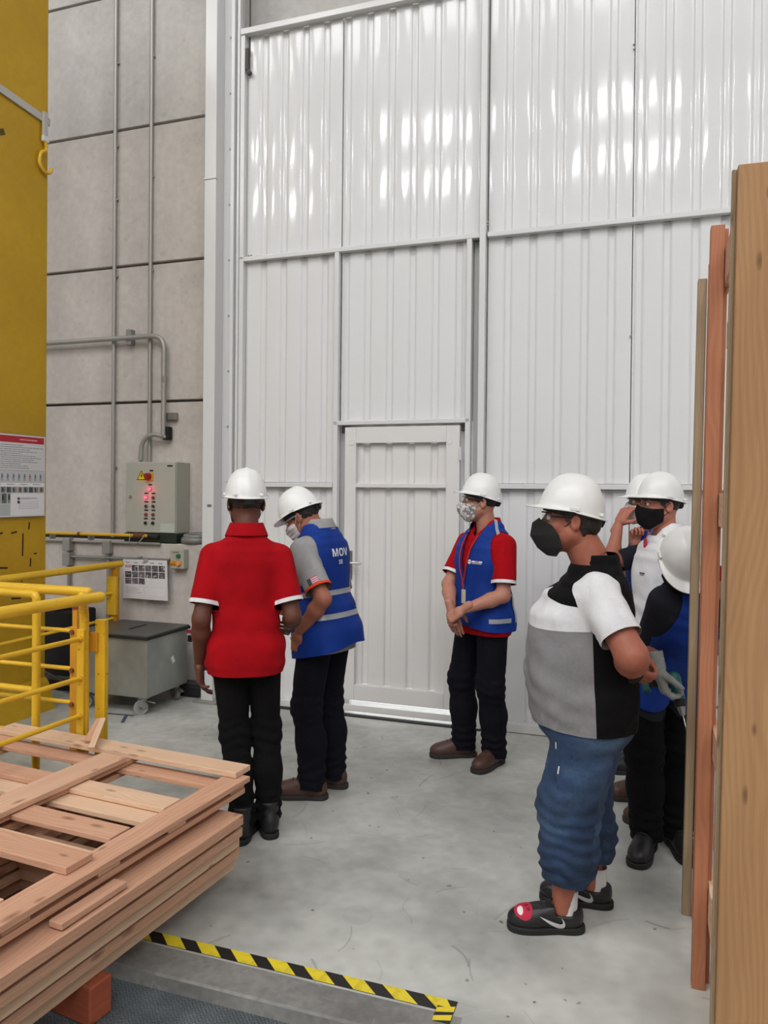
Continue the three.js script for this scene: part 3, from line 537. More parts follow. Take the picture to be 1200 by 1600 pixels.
{
  const t = thing('gate_post', 'flat yellow steel gate post behind the far edge of the panel stack', 'post', [-2.428, 0, 2.165]);
  mesh('channel', [tr(rbox(0.055, 0.985, 0.028, 0.003), 0, 0.4925, 0)], M.yellow, t);
  for (const y of [0.88, 0.3]) mesh('hinge', tr(rbox(0.045, 0.09, 0.03, 0.003), -0.028, y, 0.012), M.yellowDeep, t);
}
{
  const t = thing('guard_rail', 'slim bright yellow tube frame at the left edge of the picture', 'railing', [-2.80, 0, 2.18]);
  mesh('frame', [pipe([[0, 0.02, 0], [0, 1.085, 0], [-0.9, 1.085, 0]], 0.02, 0.03)], M.yellow, t);
  mesh('mid_rail', bar([0, 0.62, 0], [-0.9, 0.62, 0], 0.016), M.yellow, t);
  mesh('foot', tr(cyl(0.03, 0.03, 0.012, 20), 0, 0.006, 0), M.yellow, t); mesh('post', bar([-0.88, 0, 0], [-0.88, 1.08, 0], 0.018), M.yellow, t);
}

// ---------- stack of wooden crate panels ----------
{
  const a = 4.4 * Math.PI / 180, C0 = V(-1.514, 0, 2.394), d1 = V(Math.sin(a), 0, -Math.cos(a)), d2 = V(-Math.cos(a), 0, -Math.sin(a)), UP = V(0, 1, 0);
  const at = (s, t, y) => { const p = C0.clone().addScaledVector(d1, s).addScaledVector(d2, t); return [p.x, y, p.z]; };
  const desc = ['topmost wooden slatted panel of the stack with a loose centre board', 'second wooden panel of the stack directly under the topmost one', 'third wooden panel from the top of the stack below the shadowed gap', 'fourth wooden panel from the top of the stack', 'fifth wooden panel from the top of the stack', 'sixth wooden panel from the top of the stack', 'bottom wooden panel of the stack resting on the red brown block'];
  const LEN = 1.9, WID = 1.36;
  // [far end s, right edge t, bottom height, lower board thickness, upper board thickness, long board width]
  const layers = [[0.0, 0.0, 0.424, 0.023, 0.023, 0.1], [-0.01, 0.015, 0.378, 0.023, 0.022, 0.1], [-0.13, -0.055, 0.312, 0.040, 0.004, 0.12], [-0.11, -0.04, 0.256, 0.036, 0.014, 0.1], [-0.09, -0.02, 0.202, 0.036, 0.012, 0.1], [-0.06, 0.01, 0.144, 0.038, 0.014, 0.1], [-0.03, 0.045, 0.078, 0.044, 0.016, 0.1]];
  layers.forEach(([s0, t0, y0, h0, h1, w], i) => {
    const g = thing('crate_panel', desc[i], 'panel', [0, 0, 0], 0, 'stacked wooden crate panels');
    const base = at(s0 - LEN / 2, t0 + WID / 2, y0); g.position.set(...base);
    const put = (s, t, y, L, W, T, dir, mats) => { const p = at(s, t, y + T / 2); return plank('plank', g, mats[(rnd() * mats.length) | 0], L, W, T, [p[0] - base[0], p[1] - base[1], p[2] - base[2]], dir, UP); };
    const mats = M.woodPink, e = 0.0015;
    for (const t of [0.05, WID * 0.5 - 0.06, WID - 0.05]) put(s0 - LEN / 2, t0 + t + rr(-.006, .006), y0, LEN, w, h0 - e, d1, mats);
    if (i === 0) {
      for (const [s, t0b, t1b, ww] of [[0.055, 0.03, 1.37, 0.105], [-0.80, 0.045, 1.36, 0.108], [-1.82, 0, 1.36, 0.1]]) put(s - 0.055, (t0b + t1b) / 2, y0 + h0, t1b - t0b, ww, h1, d2, mats);
      for (const s of [-0.345, -0.612, -1.12, -1.45]) for (const [a, b] of [[0.108, 0.565], [0.675, 1.255]]) put(s, (a + b) / 2, y0, b - a, 0.1, h0 - 0.004, d2, mats);
      put(-0.41, 0.62, y0 + h0, 0.65, 0.135, 0.022, d1, mats);
    } else if (h1 > 0.02) for (const s of [-0.05, -0.42, -0.75, -1.1, -1.5, -1.84]) put(s0 + s, t0 + WID / 2, y0 + h0, WID, 0.095, h1 - e, d2, mats);
    else for (const s of [-0.06, -0.5, -1.0, -1.5, -1.84]) { for (const q of [0.27, 0.73]) put(s0 + s, t0 + WID * q, y0 + 0.003, WID * 0.30, 0.09, h0 + h1 - 0.004, d2, mats); }
  });
  // spacer between second and third panel, loose wedge sticks on top, blocks below
  const mk = (name, label, cat, m, L, W, T, c, dir, up) => { const g = thing(name, label, cat, c); return plank('plank', g, m, L, W, T, [0, 0, 0], dir, up), g; };
  const one = (name, label, cat, m, L, W, T, c, dir, up) => { const o = plank(name, null, m, L, W, T, c, dir, up); return tag(o, label, cat); };
  one('spacer_board', 'short wooden spacer in the shadowed gap of the panel stack', 'board', M.woodPink[2], 0.26, 0.05, 0.02, at(-0.88, -0.02, 0.366), d1, UP);
  one('wedge_stick', 'longer thin wooden wedge leaning up at the far edge of the stack', 'stick', M.woodPink[1], 0.24, 0.028, 0.012, at(-0.0, 0.80, 0.512), V(0.45, -0.27, 0.86), V(0.1, 1, 0.2));
  one('wedge_stick', 'shorter split wooden wedge lying at the far edge of the stack', 'stick', M.woodPink[2], 0.17, 0.034, 0.014, at(0.04, 0.86, 0.505), V(0.35, -0.25, 0.9), V(0.2, 1, 0.3));
  const b = thing('support_block', 'red brown square timber block under the near end of the panel stack', 'block', [-1.815, -0.045, 3.16]);
  mesh('timber', tr(rbox(0.46, 0.121, 0.09, 0.008, 2), 0, 0.0605, 0, 0, -0.12), M.woodBlock, b);
  const b2 = thing('support_block', 'timber block under the far end of the panel stack', 'block', [-1.95, 0, 2.55]);
  mesh('timber', tr(rbox(0.5, 0.076, 0.10, 0.008, 2), 0, 0.038, 0, 0, -0.1), M.woodBlock, b2);
}
// ---------- hazard tape on the floor edge ----------
{
  const t = thing('hazard_tape', 'black and yellow striped hazard tape along the floor edge', 'tape', [-1.2, 0, 2.825]);
  mesh('tape', [tr(rbox(1.30, 0.0014, 0.056, 0.0005), 0, 0.0009, 0)], std({ color: 0x1c1a18, roughness: 0.5 }), t);
  const ym = std({ map: pixelTex(256, 128, (u, v) => { const k = 1 - 0.12 * Math.max(0, fbm(u, v, 6, 6, 141, 4)) * 2; return [226 * k, 203 * k, 44 * k]; }, true, 8, 8), roughness: 0.5 });
  for (let k = 0; k < 10; k++) {
    const x = -0.66 + k * 0.14; const s = new THREE.Shape([[x, -0.027], [x + 0.075, -0.027], [x + 0.015, 0.027], [x - 0.06, 0.027]].map(p => new THREE.Vector2(Math.max(-0.65, Math.min(0.65, p[0])), p[1])));
    const g = new THREE.ExtrudeGeometry(s, { depth: 0.0006, bevelEnabled: false }); g.rotateX(-Math.PI / 2); g.translate(0, 0.0015, 0); mesh('stripe', boxUV(g), ym, t);
  }
  mesh('tape', [tr(rbox(0.056, 0.0014, 0.07, 0.0005), 0.622, 0.0022, 0.045)], std({ color: 0x1c1a18, roughness: 0.5 }), t);
  for (const z of [0.02, 0.06]) { const s = new THREE.Shape([[0.595, -z], [0.649, -z + 0.02], [0.649, -z - 0.006], [0.595, -z - 0.022]].map(p => new THREE.Vector2(...p))); const g = new THREE.ExtrudeGeometry(s, { depth: 0.0006, bevelEnabled: false }); g.rotateX(-Math.PI / 2); g.translate(0, 0.003, 0); mesh('stripe', boxUV(g), ym, t); }
}
// ---------- tall wooden crate at the right ----------
{
  const t = thing('wooden_crate', 'tall open wooden crate frame at the right edge', 'crate', [0.16, 0, 2.45]); t.rotation.z = -0.012; t.rotation.y = 0.0;
  const Y = V(0, 1, 0), Z = V(0, 0, 1), X = V(1, 0, 0), H = 2.46;
  const vert = (m, W, T, x, z, h = H, y0 = 0, name = 'stud') => plank(name, t, m, h, W, T, [x, y0 + h / 2, z], Y, X.clone());   // T along x, W along z
  // studs of the long side: thin toward the camera
  vert(M.woodGrey, 0.05, 0.032, -0.011, -0.455, 2.41); vert(M.woodRed, 0.022, 0.03, 0.022, -0.42);
  vert(M.woodRed, 0.05, 0.042, 0.006, 0.0); vert(M.woodRed, 0.024, 0.014, 0.034, -0.03);
  vert(M.woodGrey, 0.014, 0.012, 0.0, 0.60, 2.405); vert(M.woodYellow, 0.03, 0.125, 0.0675, 0.62, 2.405, 0, 'corner_board');
  // long rails along the side
  for (const [y, h, m] of [[2.33, 0.12, M.woodPink[2]], [1.55, 0.105, M.woodPink[0]], [0.80, 0.1, M.woodPink[2]], [0.28, 0.12, M.woodPink[1]]]) plank('side_rail', t, m, 1.1, h, 0.022, [0.040, y, 0.08], Z, X);
  // diagonal brace
  plank('brace', t, M.woodPink[2], 0.72, 0.09, 0.022, [0.065, 0.9, 0.30], V(0, 0.74, 0.55), X);
  // end frame and far side
  for (const y of [2.34, 1.6, 0.5, 0.3, 0.12]) plank('end_rail', t, M.woodPink[2], 1.5, 0.1, 0.022, [0.83, y, 0.62], X, Z);
  for (const y of [2.2, 1.0, 0.3]) plank('end_rail', t, M.woodPink[1], 1.5, 0.1, 0.022, [0.83, y, -0.47], X, Z);
  vert(M.woodYellow, 0.05, 0.1, 1.53, 0.62); vert(M.woodYellow, 0.05, 0.1, 1.53, -0.45);
  // floor of the crate: stacked boards
  for (let k = 0; k < 5; k++) plank('floor_board', t, [M.woodPink[1], M.woodPink[2], M.woodPink[2]][k % 3], 1.0, 0.13, 0.05, [0.16 + 0.004 * k, 0.03 + k * 0.058, 0.08], Z, Y);
  for (let k = 0; k < 6; k++) plank('floor_board', t, M.woodPink[k % 3], 1.0, 0.17, 0.025, [0.34 + k * 0.21, 0.2, 0.08], Z, Y);
  for (const z of [-0.3, 0.1, 0.5]) plank('bearer', t, M.woodPink[0], 1.2, 0.09, 0.18, [0.9, 0.092, z], X, Y);
}
// ---------- people: signed distance fields meshed into smooth surfaces ----------
const smin = (a, b, k) => { const h = Math.max(k - Math.abs(a - b), 0) / k; return Math.min(a, b) - h * h * k * 0.25; };
const smax = (a, b, k) => -smin(-a, -b, k);
// tapered capsule between two points
function cap(a, b, r0, r1) {
  const dx = b.x - a.x, dy = b.y - a.y, dz = b.z - a.z, L2 = dx * dx + dy * dy + dz * dz || 1e-9;
  return (x, y, z) => { const px = x - a.x, py = y - a.y, pz = z - a.z; let t = (px * dx + py * dy + pz * dz) / L2; t = t < 0 ? 0 : t > 1 ? 1 : t; const qx = px - dx * t, qy = py - dy * t, qz = pz - dz * t; return Math.sqrt(qx * qx + qy * qy + qz * qz) - (r0 + (r1 - r0) * t); };
}
function ell(cx, cy, cz, rx, ry, rz) { const m = Math.min(rx, ry, rz); return (x, y, z) => { const a = (x - cx) / rx, b = (y - cy) / ry, c = (z - cz) / rz, k0 = Math.sqrt(a * a + b * b + c * c), k1 = Math.sqrt(a * a / (rx * rx) + b * b / (ry * ry) + c * c / (rz * rz)); return k1 < 1e-6 ? -m : k0 * (k0 - 1) / k1; }; }
// naive surface nets with block skipping
function nets(f, lo, hi, h) {
  const B = 6, n = [0, 1, 2].map(i => Math.ceil((hi[i] - lo[i]) / h / B) * B), [nx, ny, nz] = n, sx = nx + 1, sy = ny + 1, sz = nz + 1;
  const val = new Float32Array(sx * sy * sz).fill(9), vid = new Int32Array(nx * ny * nz).fill(-1), pos = [], idx = [], lim = B * h * 0.87 + h * 1.5;
  const blocks = [];
  for (let bz = 0; bz < nz; bz += B) for (let by = 0; by < ny; by += B) for (let bx = 0; bx < nx; bx += B) {
    const c = f(lo[0] + (bx + B / 2) * h, lo[1] + (by + B / 2) * h, lo[2] + (bz + B / 2) * h);
    if (Math.abs(c) > lim) continue;
    blocks.push([bx, by, bz]);
    for (let z = bz; z <= bz + B; z++) for (let y = by; y <= by + B; y++) for (let x = bx; x <= bx + B; x++) { const i = (z * sy + y) * sx + x; if (val[i] === 9) val[i] = f(lo[0] + x * h, lo[1] + y * h, lo[2] + z * h); }
  }
  const E = [[0, 1], [2, 3], [4, 5], [6, 7], [0, 2], [1, 3], [4, 6], [5, 7], [0, 4], [1, 5], [2, 6], [3, 7]], v = new Float32Array(8);
  for (const [bx, by, bz] of blocks) for (let z = bz; z < bz + B; z++) for (let y = by; y < by + B; y++) for (let x = bx; x < bx + B; x++) {
    let m = 0, i0 = (z * sy + y) * sx + x;
    for (let k = 0; k < 8; k++) { v[k] = val[i0 + (k & 1) + ((k >> 1) & 1) * sx + (k >> 2) * sx * sy]; if (v[k] < 0) m++; }
    if (!m || m === 8) continue;
    let px = 0, py = 0, pz = 0, c = 0;
    for (const [a, b] of E) if ((v[a] < 0) !== (v[b] < 0)) { const t = v[a] / (v[a] - v[b]); px += (a & 1) + t * ((b & 1) - (a & 1)); py += ((a >> 1) & 1) + t * (((b >> 1) & 1) - ((a >> 1) & 1)); pz += (a >> 2) + t * ((b >> 2) - (a >> 2)); c++; }
    vid[(z * ny + y) * nx + x] = pos.length / 3; pos.push(lo[0] + (x + px / c) * h, lo[1] + (y + py / c) * h, lo[2] + (z + pz / c) * h);
  }
  const V4 = (x, y, z) => vid[(z * ny + y) * nx + x];
  const quad = (a, b, c, d, flip) => { if (a < 0 || b < 0 || c < 0 || d < 0) return; flip ? idx.push(a, b, c, a, c, d) : idx.push(a, c, b, a, d, c); };
  for (const [bx, by, bz] of blocks) for (let z = bz; z < bz + B; z++) for (let y = by; y < by + B; y++) for (let x = bx; x < bx + B; x++) {
    const i = (z * sy + y) * sx + x, s = val[i] < 0; if (val[i] === 9) continue;
    if (y > 0 && z > 0 && x < nx && val[i + 1] !== 9 && s !== val[i + 1] < 0) quad(V4(x, y - 1, z - 1), V4(x, y, z - 1), V4(x, y, z), V4(x, y - 1, z), s);
    if (x > 0 && z > 0 && val[i + sx] !== 9 && s !== val[i + sx] < 0) quad(V4(x - 1, y, z - 1), V4(x - 1, y, z), V4(x, y, z), V4(x, y, z - 1), s);
    if (x > 0 && y > 0 && val[i + sx * sy] !== 9 && s !== val[i + sx * sy] < 0) quad(V4(x - 1, y - 1, z), V4(x, y - 1, z), V4(x, y, z), V4(x - 1, y, z), s);
  }
  const g = new THREE.BufferGeometry(); g.setAttribute('position', new THREE.Float32BufferAttribute(pos, 3)); g.setIndex(idx); g.computeVertexNormals(); return g;
}
// keep the part of a surface where field(x, y, z) < 0, cut exactly along the zero line
function cut(g, field) {
  const P = g.attributes.position, N = g.attributes.normal, I = g.index, cnt = I ? I.count : P.count, op = [], on = [], F = new Float32Array(P.count);
  for (let i = 0; i < P.count; i++) F[i] = field(P.getX(i), P.getY(i), P.getZ(i));
  const put = (i) => { op.push(P.getX(i), P.getY(i), P.getZ(i)); on.push(N.getX(i), N.getY(i), N.getZ(i)); };
  const mid = (i, j) => { const t = F[i] / (F[i] - F[j]), L = (a, b) => a + (b - a) * t; op.push(L(P.getX(i), P.getX(j)), L(P.getY(i), P.getY(j)), L(P.getZ(i), P.getZ(j))); on.push(L(N.getX(i), N.getX(j)), L(N.getY(i), N.getY(j)), L(N.getZ(i), N.getZ(j))); };
  for (let k = 0; k < cnt; k += 3) {
    const a = I ? [I.getX(k), I.getX(k + 1), I.getX(k + 2)] : [k, k + 1, k + 2], s = a.map(i => F[i] < 0), c = s[0] + s[1] + s[2];
    if (!c) continue; if (c === 3) { a.forEach(put); continue; }
    const o = c === 1 ? s.indexOf(true) : s.indexOf(false), i = a[o], j = a[(o + 1) % 3], l = a[(o + 2) % 3];
    if (c === 1) { put(i); mid(i, j); mid(i, l); } else { mid(i, j); put(j); put(l); mid(i, j); put(l); mid(i, l); }
  }
  const r = new THREE.BufferGeometry(); r.setAttribute('position', new THREE.Float32BufferAttribute(op, 3)); r.setAttribute('normal', new THREE.Float32BufferAttribute(on, 3)); return r;
}
function offsetGeo(g, d) { const r = g.clone(), p = r.attributes.position, n = r.attributes.normal; for (let i = 0; i < p.count; i++) p.setXYZ(i, p.getX(i) + n.getX(i) * d, p.getY(i) + n.getY(i) * d, p.getZ(i) + n.getZ(i) * d); return r; }
function keepNormals(g) { g = g.index ? g.toNonIndexed() : g; const n = g.attributes.normal; g = boxUV(g); g.setAttribute('normal', n); return g; }
// a decal grid wrapped on the surface f = 0
function wrapPatch(f, c, nrm, up, w, h, off = 0.0025, nu = 12, nv = 8) {
  nrm = nrm.clone().normalize(); const R = up.clone().cross(nrm).normalize(), U = nrm.clone().cross(R).normalize(), pos = [], uv = [], idx = [];
  for (let j = 0; j <= nv; j++) for (let i = 0; i <= nu; i++) {
    const p = c.clone().addScaledVector(R, (i / nu - 0.5) * w).addScaledVector(U, (j / nv - 0.5) * h).addScaledVector(nrm, 0.12); let t = 0;
    for (let k = 0; k < 60; k++) { const d = f(p.x - nrm.x * t, p.y - nrm.y * t, p.z - nrm.z * t) - off; if (d < 0.0004 || t > 0.3) break; t += d * 0.7; }
    pos.push(p.x - nrm.x * t, p.y - nrm.y * t, p.z - nrm.z * t); uv.push(i / nu, j / nv);
  }
  for (let j = 0; j < nv; j++) for (let i = 0; i < nu; i++) { const a = j * (nu + 1) + i; idx.push(a, a + 1, a + nu + 2, a, a + nu + 2, a + nu + 1); }
  const g = new THREE.BufferGeometry(); g.setAttribute('position', new THREE.Float32BufferAttribute(pos, 3)); g.setAttribute('uv', new THREE.Float32BufferAttribute(uv, 2)); g.setIndex(idx); g.computeVertexNormals(); return g;
}
const printTex = (w, h, draw) => { const t = canvasTex(w, h, draw); t.wrapS = t.wrapT = THREE.ClampToEdgeWrapping; return t; };
const printMat = (w, h, draw) => std({ map: printTex(w, h, draw), alphaTest: 0.5, roughness: 0.8 });

// interpolated table: rows [y, halfWidth, halfDepth, zCentre]
function table(rows) {
  return (y) => { if (y <= rows[0][0]) return rows[0]; for (let i = 1; i < rows.length; i++) if (y < rows[i][0]) { const a = rows[i - 1], b = rows[i]; let t = (y - a[0]) / (b[0] - a[0]); t = t * t * (3 - 2 * t); return [y, a[1] + (b[1] - a[1]) * t, a[2] + (b[2] - a[2]) * t, a[3] + (b[3] - a[3]) * t]; } return rows[rows.length - 1]; };
}
const TORSO = [[-0.22, 0.168, 0.112, -0.012], [-0.06, 0.170, 0.120, -0.016], [0.06, 0.156, 0.110, -0.004], [0.16, 0.152, 0.108, 0.004], [0.28, 0.170, 0.116, 0.004], [0.36, 0.178, 0.108, -0.006], [0.41, 0.164, 0.092, -0.014], [0.45, 0.120, 0.076, -0.02], [0.49, 0.080, 0.062, -0.022], [0.54, 0.062, 0.056, -0.020]];
function frame(origin, q) { const iq = q.clone().invert(), m = new THREE.Matrix4().makeRotationFromQuaternion(iq).elements; return (x, y, z) => { x -= origin.x; y -= origin.y; z -= origin.z; return [m[0] * x + m[4] * y + m[8] * z, m[1] * x + m[5] * y + m[9] * z, m[2] * x + m[6] * y + m[10] * z]; }; }
function loft(rows, s, grow, top, bot) {
  const tb = table(rows), n = 2.4;
  return (x, y, z) => { const r = tb(y / s), a = r[1] * s + grow, b = r[2] * s + grow, q = Math.pow(Math.pow(Math.abs(x) / a, n) + Math.pow(Math.abs(z - r[3] * s) / b, n), 1 / n), d = (q - 1) * Math.min(a, b); return smax(smax(d, y - top * s, 0.04), bot * s - y, 0.02); };
}
// two-bone reach
function reach(a, target, l0, l1, pole) {
  const d = target.clone().sub(a); let L = d.length(); const mx = (l0 + l1) * 0.998; if (L > mx) { d.multiplyScalar(mx / L); L = mx; }
  const end = a.clone().add(d), u = d.clone().normalize(), x = (l0 * l0 - l1 * l1 + L * L) / (2 * L), h = Math.sqrt(Math.max(0, l0 * l0 - x * x)), p = pole.clone().addScaledVector(u, -pole.dot(u)).normalize();
  return [a.clone().addScaledVector(u, x).addScaledVector(p, h), end];
}
// hand in its own frame: y along the fingers, z toward the palm side, thumb toward +x * side
function handGeo(side, curl, spread, thumb, grow = 0) {
  const fs = [], root = [[-0.029, 0.086], [-0.0095, 0.090], [0.0105, 0.088], [0.029, 0.080]], len = [0.070, 0.078, 0.073, 0.056];
  for (let i = 0; i < 4; i++) {
    const k = i; let p = V(-root[k][0] * side, root[k][1], 0.0), a = 0; const tilt = (-(i - 1.5)) * -spread * side, sg = [0.46, 0.31, 0.25]; const ch = [];
    for (let j = 0; j < 3; j++) { a += (Array.isArray(curl) ? curl[i] : curl) * [0.9, 1.15, 0.8][j]; const d = V(Math.sin(tilt) * Math.cos(a), Math.cos(a) * Math.cos(tilt), Math.sin(a)).multiplyScalar(len[k] * sg[j] * 1.02), q = p.clone().add(d); ch.push(cap(p, q, [0.0092, 0.0083, 0.0076][j] + grow, [0.0083, 0.0076, 0.0066][j] + grow)); p = q; }
    fs.push((x, y, z) => smin(smin(ch[0](x, y, z), ch[1](x, y, z), 0.003), ch[2](x, y, z), 0.003));
  }
  const t0 = V(0.026 * side, 0.018, 0.006), t1 = t0.clone().add(V(0.75 * side, 0.62, 0.25 + thumb * 0.6).normalize().multiplyScalar(0.042)), t2 = t1.clone().add(V(0.42 * side * (1 - thumb), 0.8, 0.25 + thumb * 0.7).normalize().multiplyScalar(0.03)), t3 = t2.clone().add(V(0.15 * side * (1 - 2 * thumb), 0.9, 0.3 + thumb * 0.8).normalize().multiplyScalar(0.024));
  const T = [cap(t0, t1, 0.0155 + grow, 0.0115 + grow), cap(t1, t2, 0.0112 + grow, 0.0098 + grow), cap(t2, t3, 0.0098 + grow, 0.0078 + grow)];
  const palm = [cap(V(-0.022, 0.02, 0), V(-0.027, 0.083, 0), 0.015 + grow, 0.0125 + grow), cap(V(0, 0.015, -0.002), V(0, 0.086, -0.003), 0.017 + grow, 0.0125 + grow), cap(V(0.022, 0.02, 0), V(0.027, 0.081, 0), 0.015 + grow, 0.0125 + grow)], wr = cap(V(0, -0.05, 0), V(0, 0.02, 0), 0.0255 + grow, 0.024 + grow);
  const f = (x, y, z) => { let p = smin(smin(palm[0](x, y, z), palm[1](x, y, z), 0.012), palm[2](x, y, z), 0.012); p = smin(p, wr(x, y, z), 0.018); p = smin(p, smin(smin(T[0](x, y, z), T[1](x, y, z), 0.004), T[2](x, y, z), 0.003), 0.010); let d = Math.min(fs[0](x, y, z), fs[1](x, y, z), fs[2](x, y, z), fs[3](x, y, z)); return smin(p, d, 0.006); };
  return nets(f, [-0.095, -0.085, -0.07], [0.095, 0.185, 0.115], 0.0034);
}
function basis(dir, palm) { const Y = dir.clone().normalize(), Z = palm.clone().addScaledVector(Y, -palm.dot(Y)).normalize(), X = Y.clone().cross(Z); return new THREE.Matrix4().makeBasis(X, Y, Z); }
// head: origin between the ears, face toward +z
function headField(o = {}) {
  const w = o.wide || 1, jaw = o.jaw || 0;
  const skull = ell(0, 0.032, -0.012, 0.076 * w, 0.086, 0.097), face = ell(0, -0.040, 0.026, 0.060 * w, 0.078, 0.064), chin = cap(V(-0.012, -0.100, 0.060), V(0.012, -0.100, 0.060), 0.020 + jaw * 0.3, 0.020 + jaw * 0.3), jw = [cap(V(0.050 * w, -0.050, -0.002), V(0.018, -0.098, 0.056), 0.022 + jaw, 0.020 + jaw), cap(V(-0.050 * w, -0.050, -0.002), V(-0.018, -0.098, 0.056), 0.022 + jaw, 0.020 + jaw)];
  const nose = cap(V(0, 0.010, 0.088), V(0, -0.030, 0.106), 0.0085, 0.0145), nb = cap(V(-0.012, -0.036, 0.093), V(0.012, -0.036, 0.093), 0.0095, 0.0095), brow = cap(V(-0.036, 0.026, 0.070), V(0.036, 0.026, 0.070), 0.016, 0.016), lip = cap(V(-0.018, -0.064, 0.083), V(0.018, -0.064, 0.083), 0.0085, 0.0085);
  const sock = [ell(0.032, 0.007, 0.098, 0.020, 0.013, 0.022), ell(-0.032, 0.007, 0.098, 0.020, 0.013, 0.022)], cheek = [ell(0.040, -0.026, 0.056, 0.028, 0.024, 0.028), ell(-0.040, -0.026, 0.056, 0.028, 0.024, 0.028)];
  const ear = [1, -1].map(s => { const a = ell(0, 0, 0, 0.009, 0.031, 0.019), b = ell(0.008, 0.003, 0.003, 0.006, 0.018, 0.010); return (x, y, z) => { const X = (x - s * 0.081 * w) * s, Y = y + 0.006, Z = z + 0.014, c = 0.9, q = 0.42, xr = X * c + Z * q * 0.9, zr = Z * c - X * q; return smax(a(xr, Y + Z * 0.15, zr), -b(xr, Y, zr), 0.004); }; });
  const neck = cap(V(0, -0.045, -0.026), o.neckTo || V(0, -0.17, -0.048), 0.054 + (o.neck || 0), 0.054 + (o.neck || 0));
  const skin = (x, y, z) => { let d = smin(skull(x, y, z), face(x, y, z), 0.03); d = smin(d, smin(jw[0](x, y, z), jw[1](x, y, z), 0.01), 0.02); d = smin(d, chin(x, y, z), 0.02); d = smin(d, cheek[x > 0 ? 0 : 1](x, y, z), 0.016); d = smin(d, brow(x, y, z), 0.014); return d; };
  const full = (x, y, z) => { let d = skin(x, y, z); d = smax(d, -sock[x > 0 ? 0 : 1](x, y, z), 0.010); d = smin(d, nose(x, y, z), 0.010); d = smin(d, nb(x, y, z), 0.008); d = smin(d, lip(x, y, z), 0.010); d = smin(d, ear[x > 0 ? 0 : 1](x, y, z), 0.006); return smin(d, neck(x, y, z), 0.03); };
  return { full, skin, neck };
}
// ---------- hard hat ----------
const hatMat = phys({ color: 0xe4e4e2, roughness: 0.3 }), hatStrap = std({ color: 0x1d1d1f, roughness: 0.6 });
function domeGeo(grow = 0) {
  // y profile: superellipse dome with three low ridges and a front peak
  const NU = 64, NV = 22, pos = [], idx = [];
  const P = (u, v) => {
    const a = u * Math.PI * 2, c = Math.sin(a), d = Math.cos(a); // d toward +z front
    const vd = Math.min(v / 0.78, 1), rr0 = Math.pow(Math.sin(vd * Math.PI / 2), 0.88), hw = (0.1 + grow) * rr0, hl = (0.121 + grow) * rr0; let y = (0.132 + grow) * Math.pow(Math.max(0, 1 - Math.pow(rr0, 2.5)), 1 / 1.9);
    let x = c * hw, z = d * hl;
    if (grow === 0 && v < 0.7) { const rid = (w) => Math.exp(-w * w); y += 0.0055 * rid((x) / 0.012) * (1 - v / 0.7) ** 0.4 * (z > -0.1 ? 1 : 0.5) + 0.0025 * (rid((x - 0.042) / 0.009) + rid((x + 0.042) / 0.009)) * (v > 0.2 ? 1 : v / 0.2) * (1 - v / 0.7) ** 0.4; }
    if (v > 0.78) { const t = (v - 0.78) / 0.22, front = Math.pow(Math.max(0, d), 1.6); const out = 0.008 + 0.040 * front + 0.004 * Math.max(0, -d); x += c * out * t; z += d * out * t; y -= t * (0.004 + 0.010 * front); if (d < 0) y -= 0.002 * t; }
    y -= 0.010 * Math.max(0, -z / 0.12) * (v > 0.5 ? 1 : v * 2) ; // the back sits a little lower
    return [x, y, z];
  };
  for (let j = 0; j <= NV; j++) for (let i = 0; i <= NU; i++) pos.push(...P(i / NU, j / NV));
  for (let j = 0; j < NV; j++) for (let i = 0; i < NU; i++) { const a = j * (NU + 1) + i, b = a + NU + 1; idx.push(a, b, a + 1, a + 1, b, b + 1); }
  const g = new THREE.BufferGeometry(); g.setAttribute('position', new THREE.Float32BufferAttribute(pos, 3)); g.setIndex(idx);
  const w = mergeVertices(g, 1e-5); w.computeVertexNormals(); return { g: w, P };
}
const DOME = domeGeo();
const HATG = (() => {
  const outer = keepNormals(DOME.g), inner = keepNormals(offsetGeo(DOME.g, -0.003));
  const rim = []; for (let i = 0; i < 64; i++) rim.push(DOME.P(i / 64, 1)); const rg = tubeGeo(rim, 0.0028, 128, 6, true);
  const lug = [1, -1].map(s => tr(rbox(0.010, 0.014, 0.034, 0.003), s * 0.105, 0.006, 0.0)), lugs2 = [1, -1].map(s => tr(rbox(0.026, 0.012, 0.012, 0.003), s * 0.06, 0.002, -0.102, 0, s * 0.55));
  const band = []; for (let i = 0; i < 40; i++) { const a = i / 40 * Math.PI * 2; band.push([Math.sin(a) * 0.084, -0.004 - 0.014 * (1 - Math.cos(a)) / 2, Math.cos(a) * 0.104]); }
  const bandG = (() => { const g = new THREE.BufferGeometry(), p = [], id = []; band.forEach(([x, y, z], i) => { p.push(x, y + 0.012, z, x, y - 0.016, z); const a = i * 2, b = ((i + 1) % 40) * 2; id.push(a, a + 1, b, b, a + 1, b + 1); }); g.setAttribute('position', new THREE.Float32BufferAttribute(p, 3)); g.setIndex(id); g.computeVertexNormals(); return keepNormals(g); })();
  const ratchet = [tr(rbox(0.05, 0.034, 0.016, 0.006, 2), 0, -0.030, -0.108, -0.25), tr(cyl(0.014, 0.014, 0.014, 14), 0, -0.030, -0.118, Math.PI / 2 - 0.25)];
  return { shell: mergeGeometries([strip(outer), strip(inner)]), rim: rg, lugs: mergeGeometries([...lug, ...lugs2].map(strip)), band: bandG, ratchet: mergeGeometries(ratchet.map(strip)) };
})();
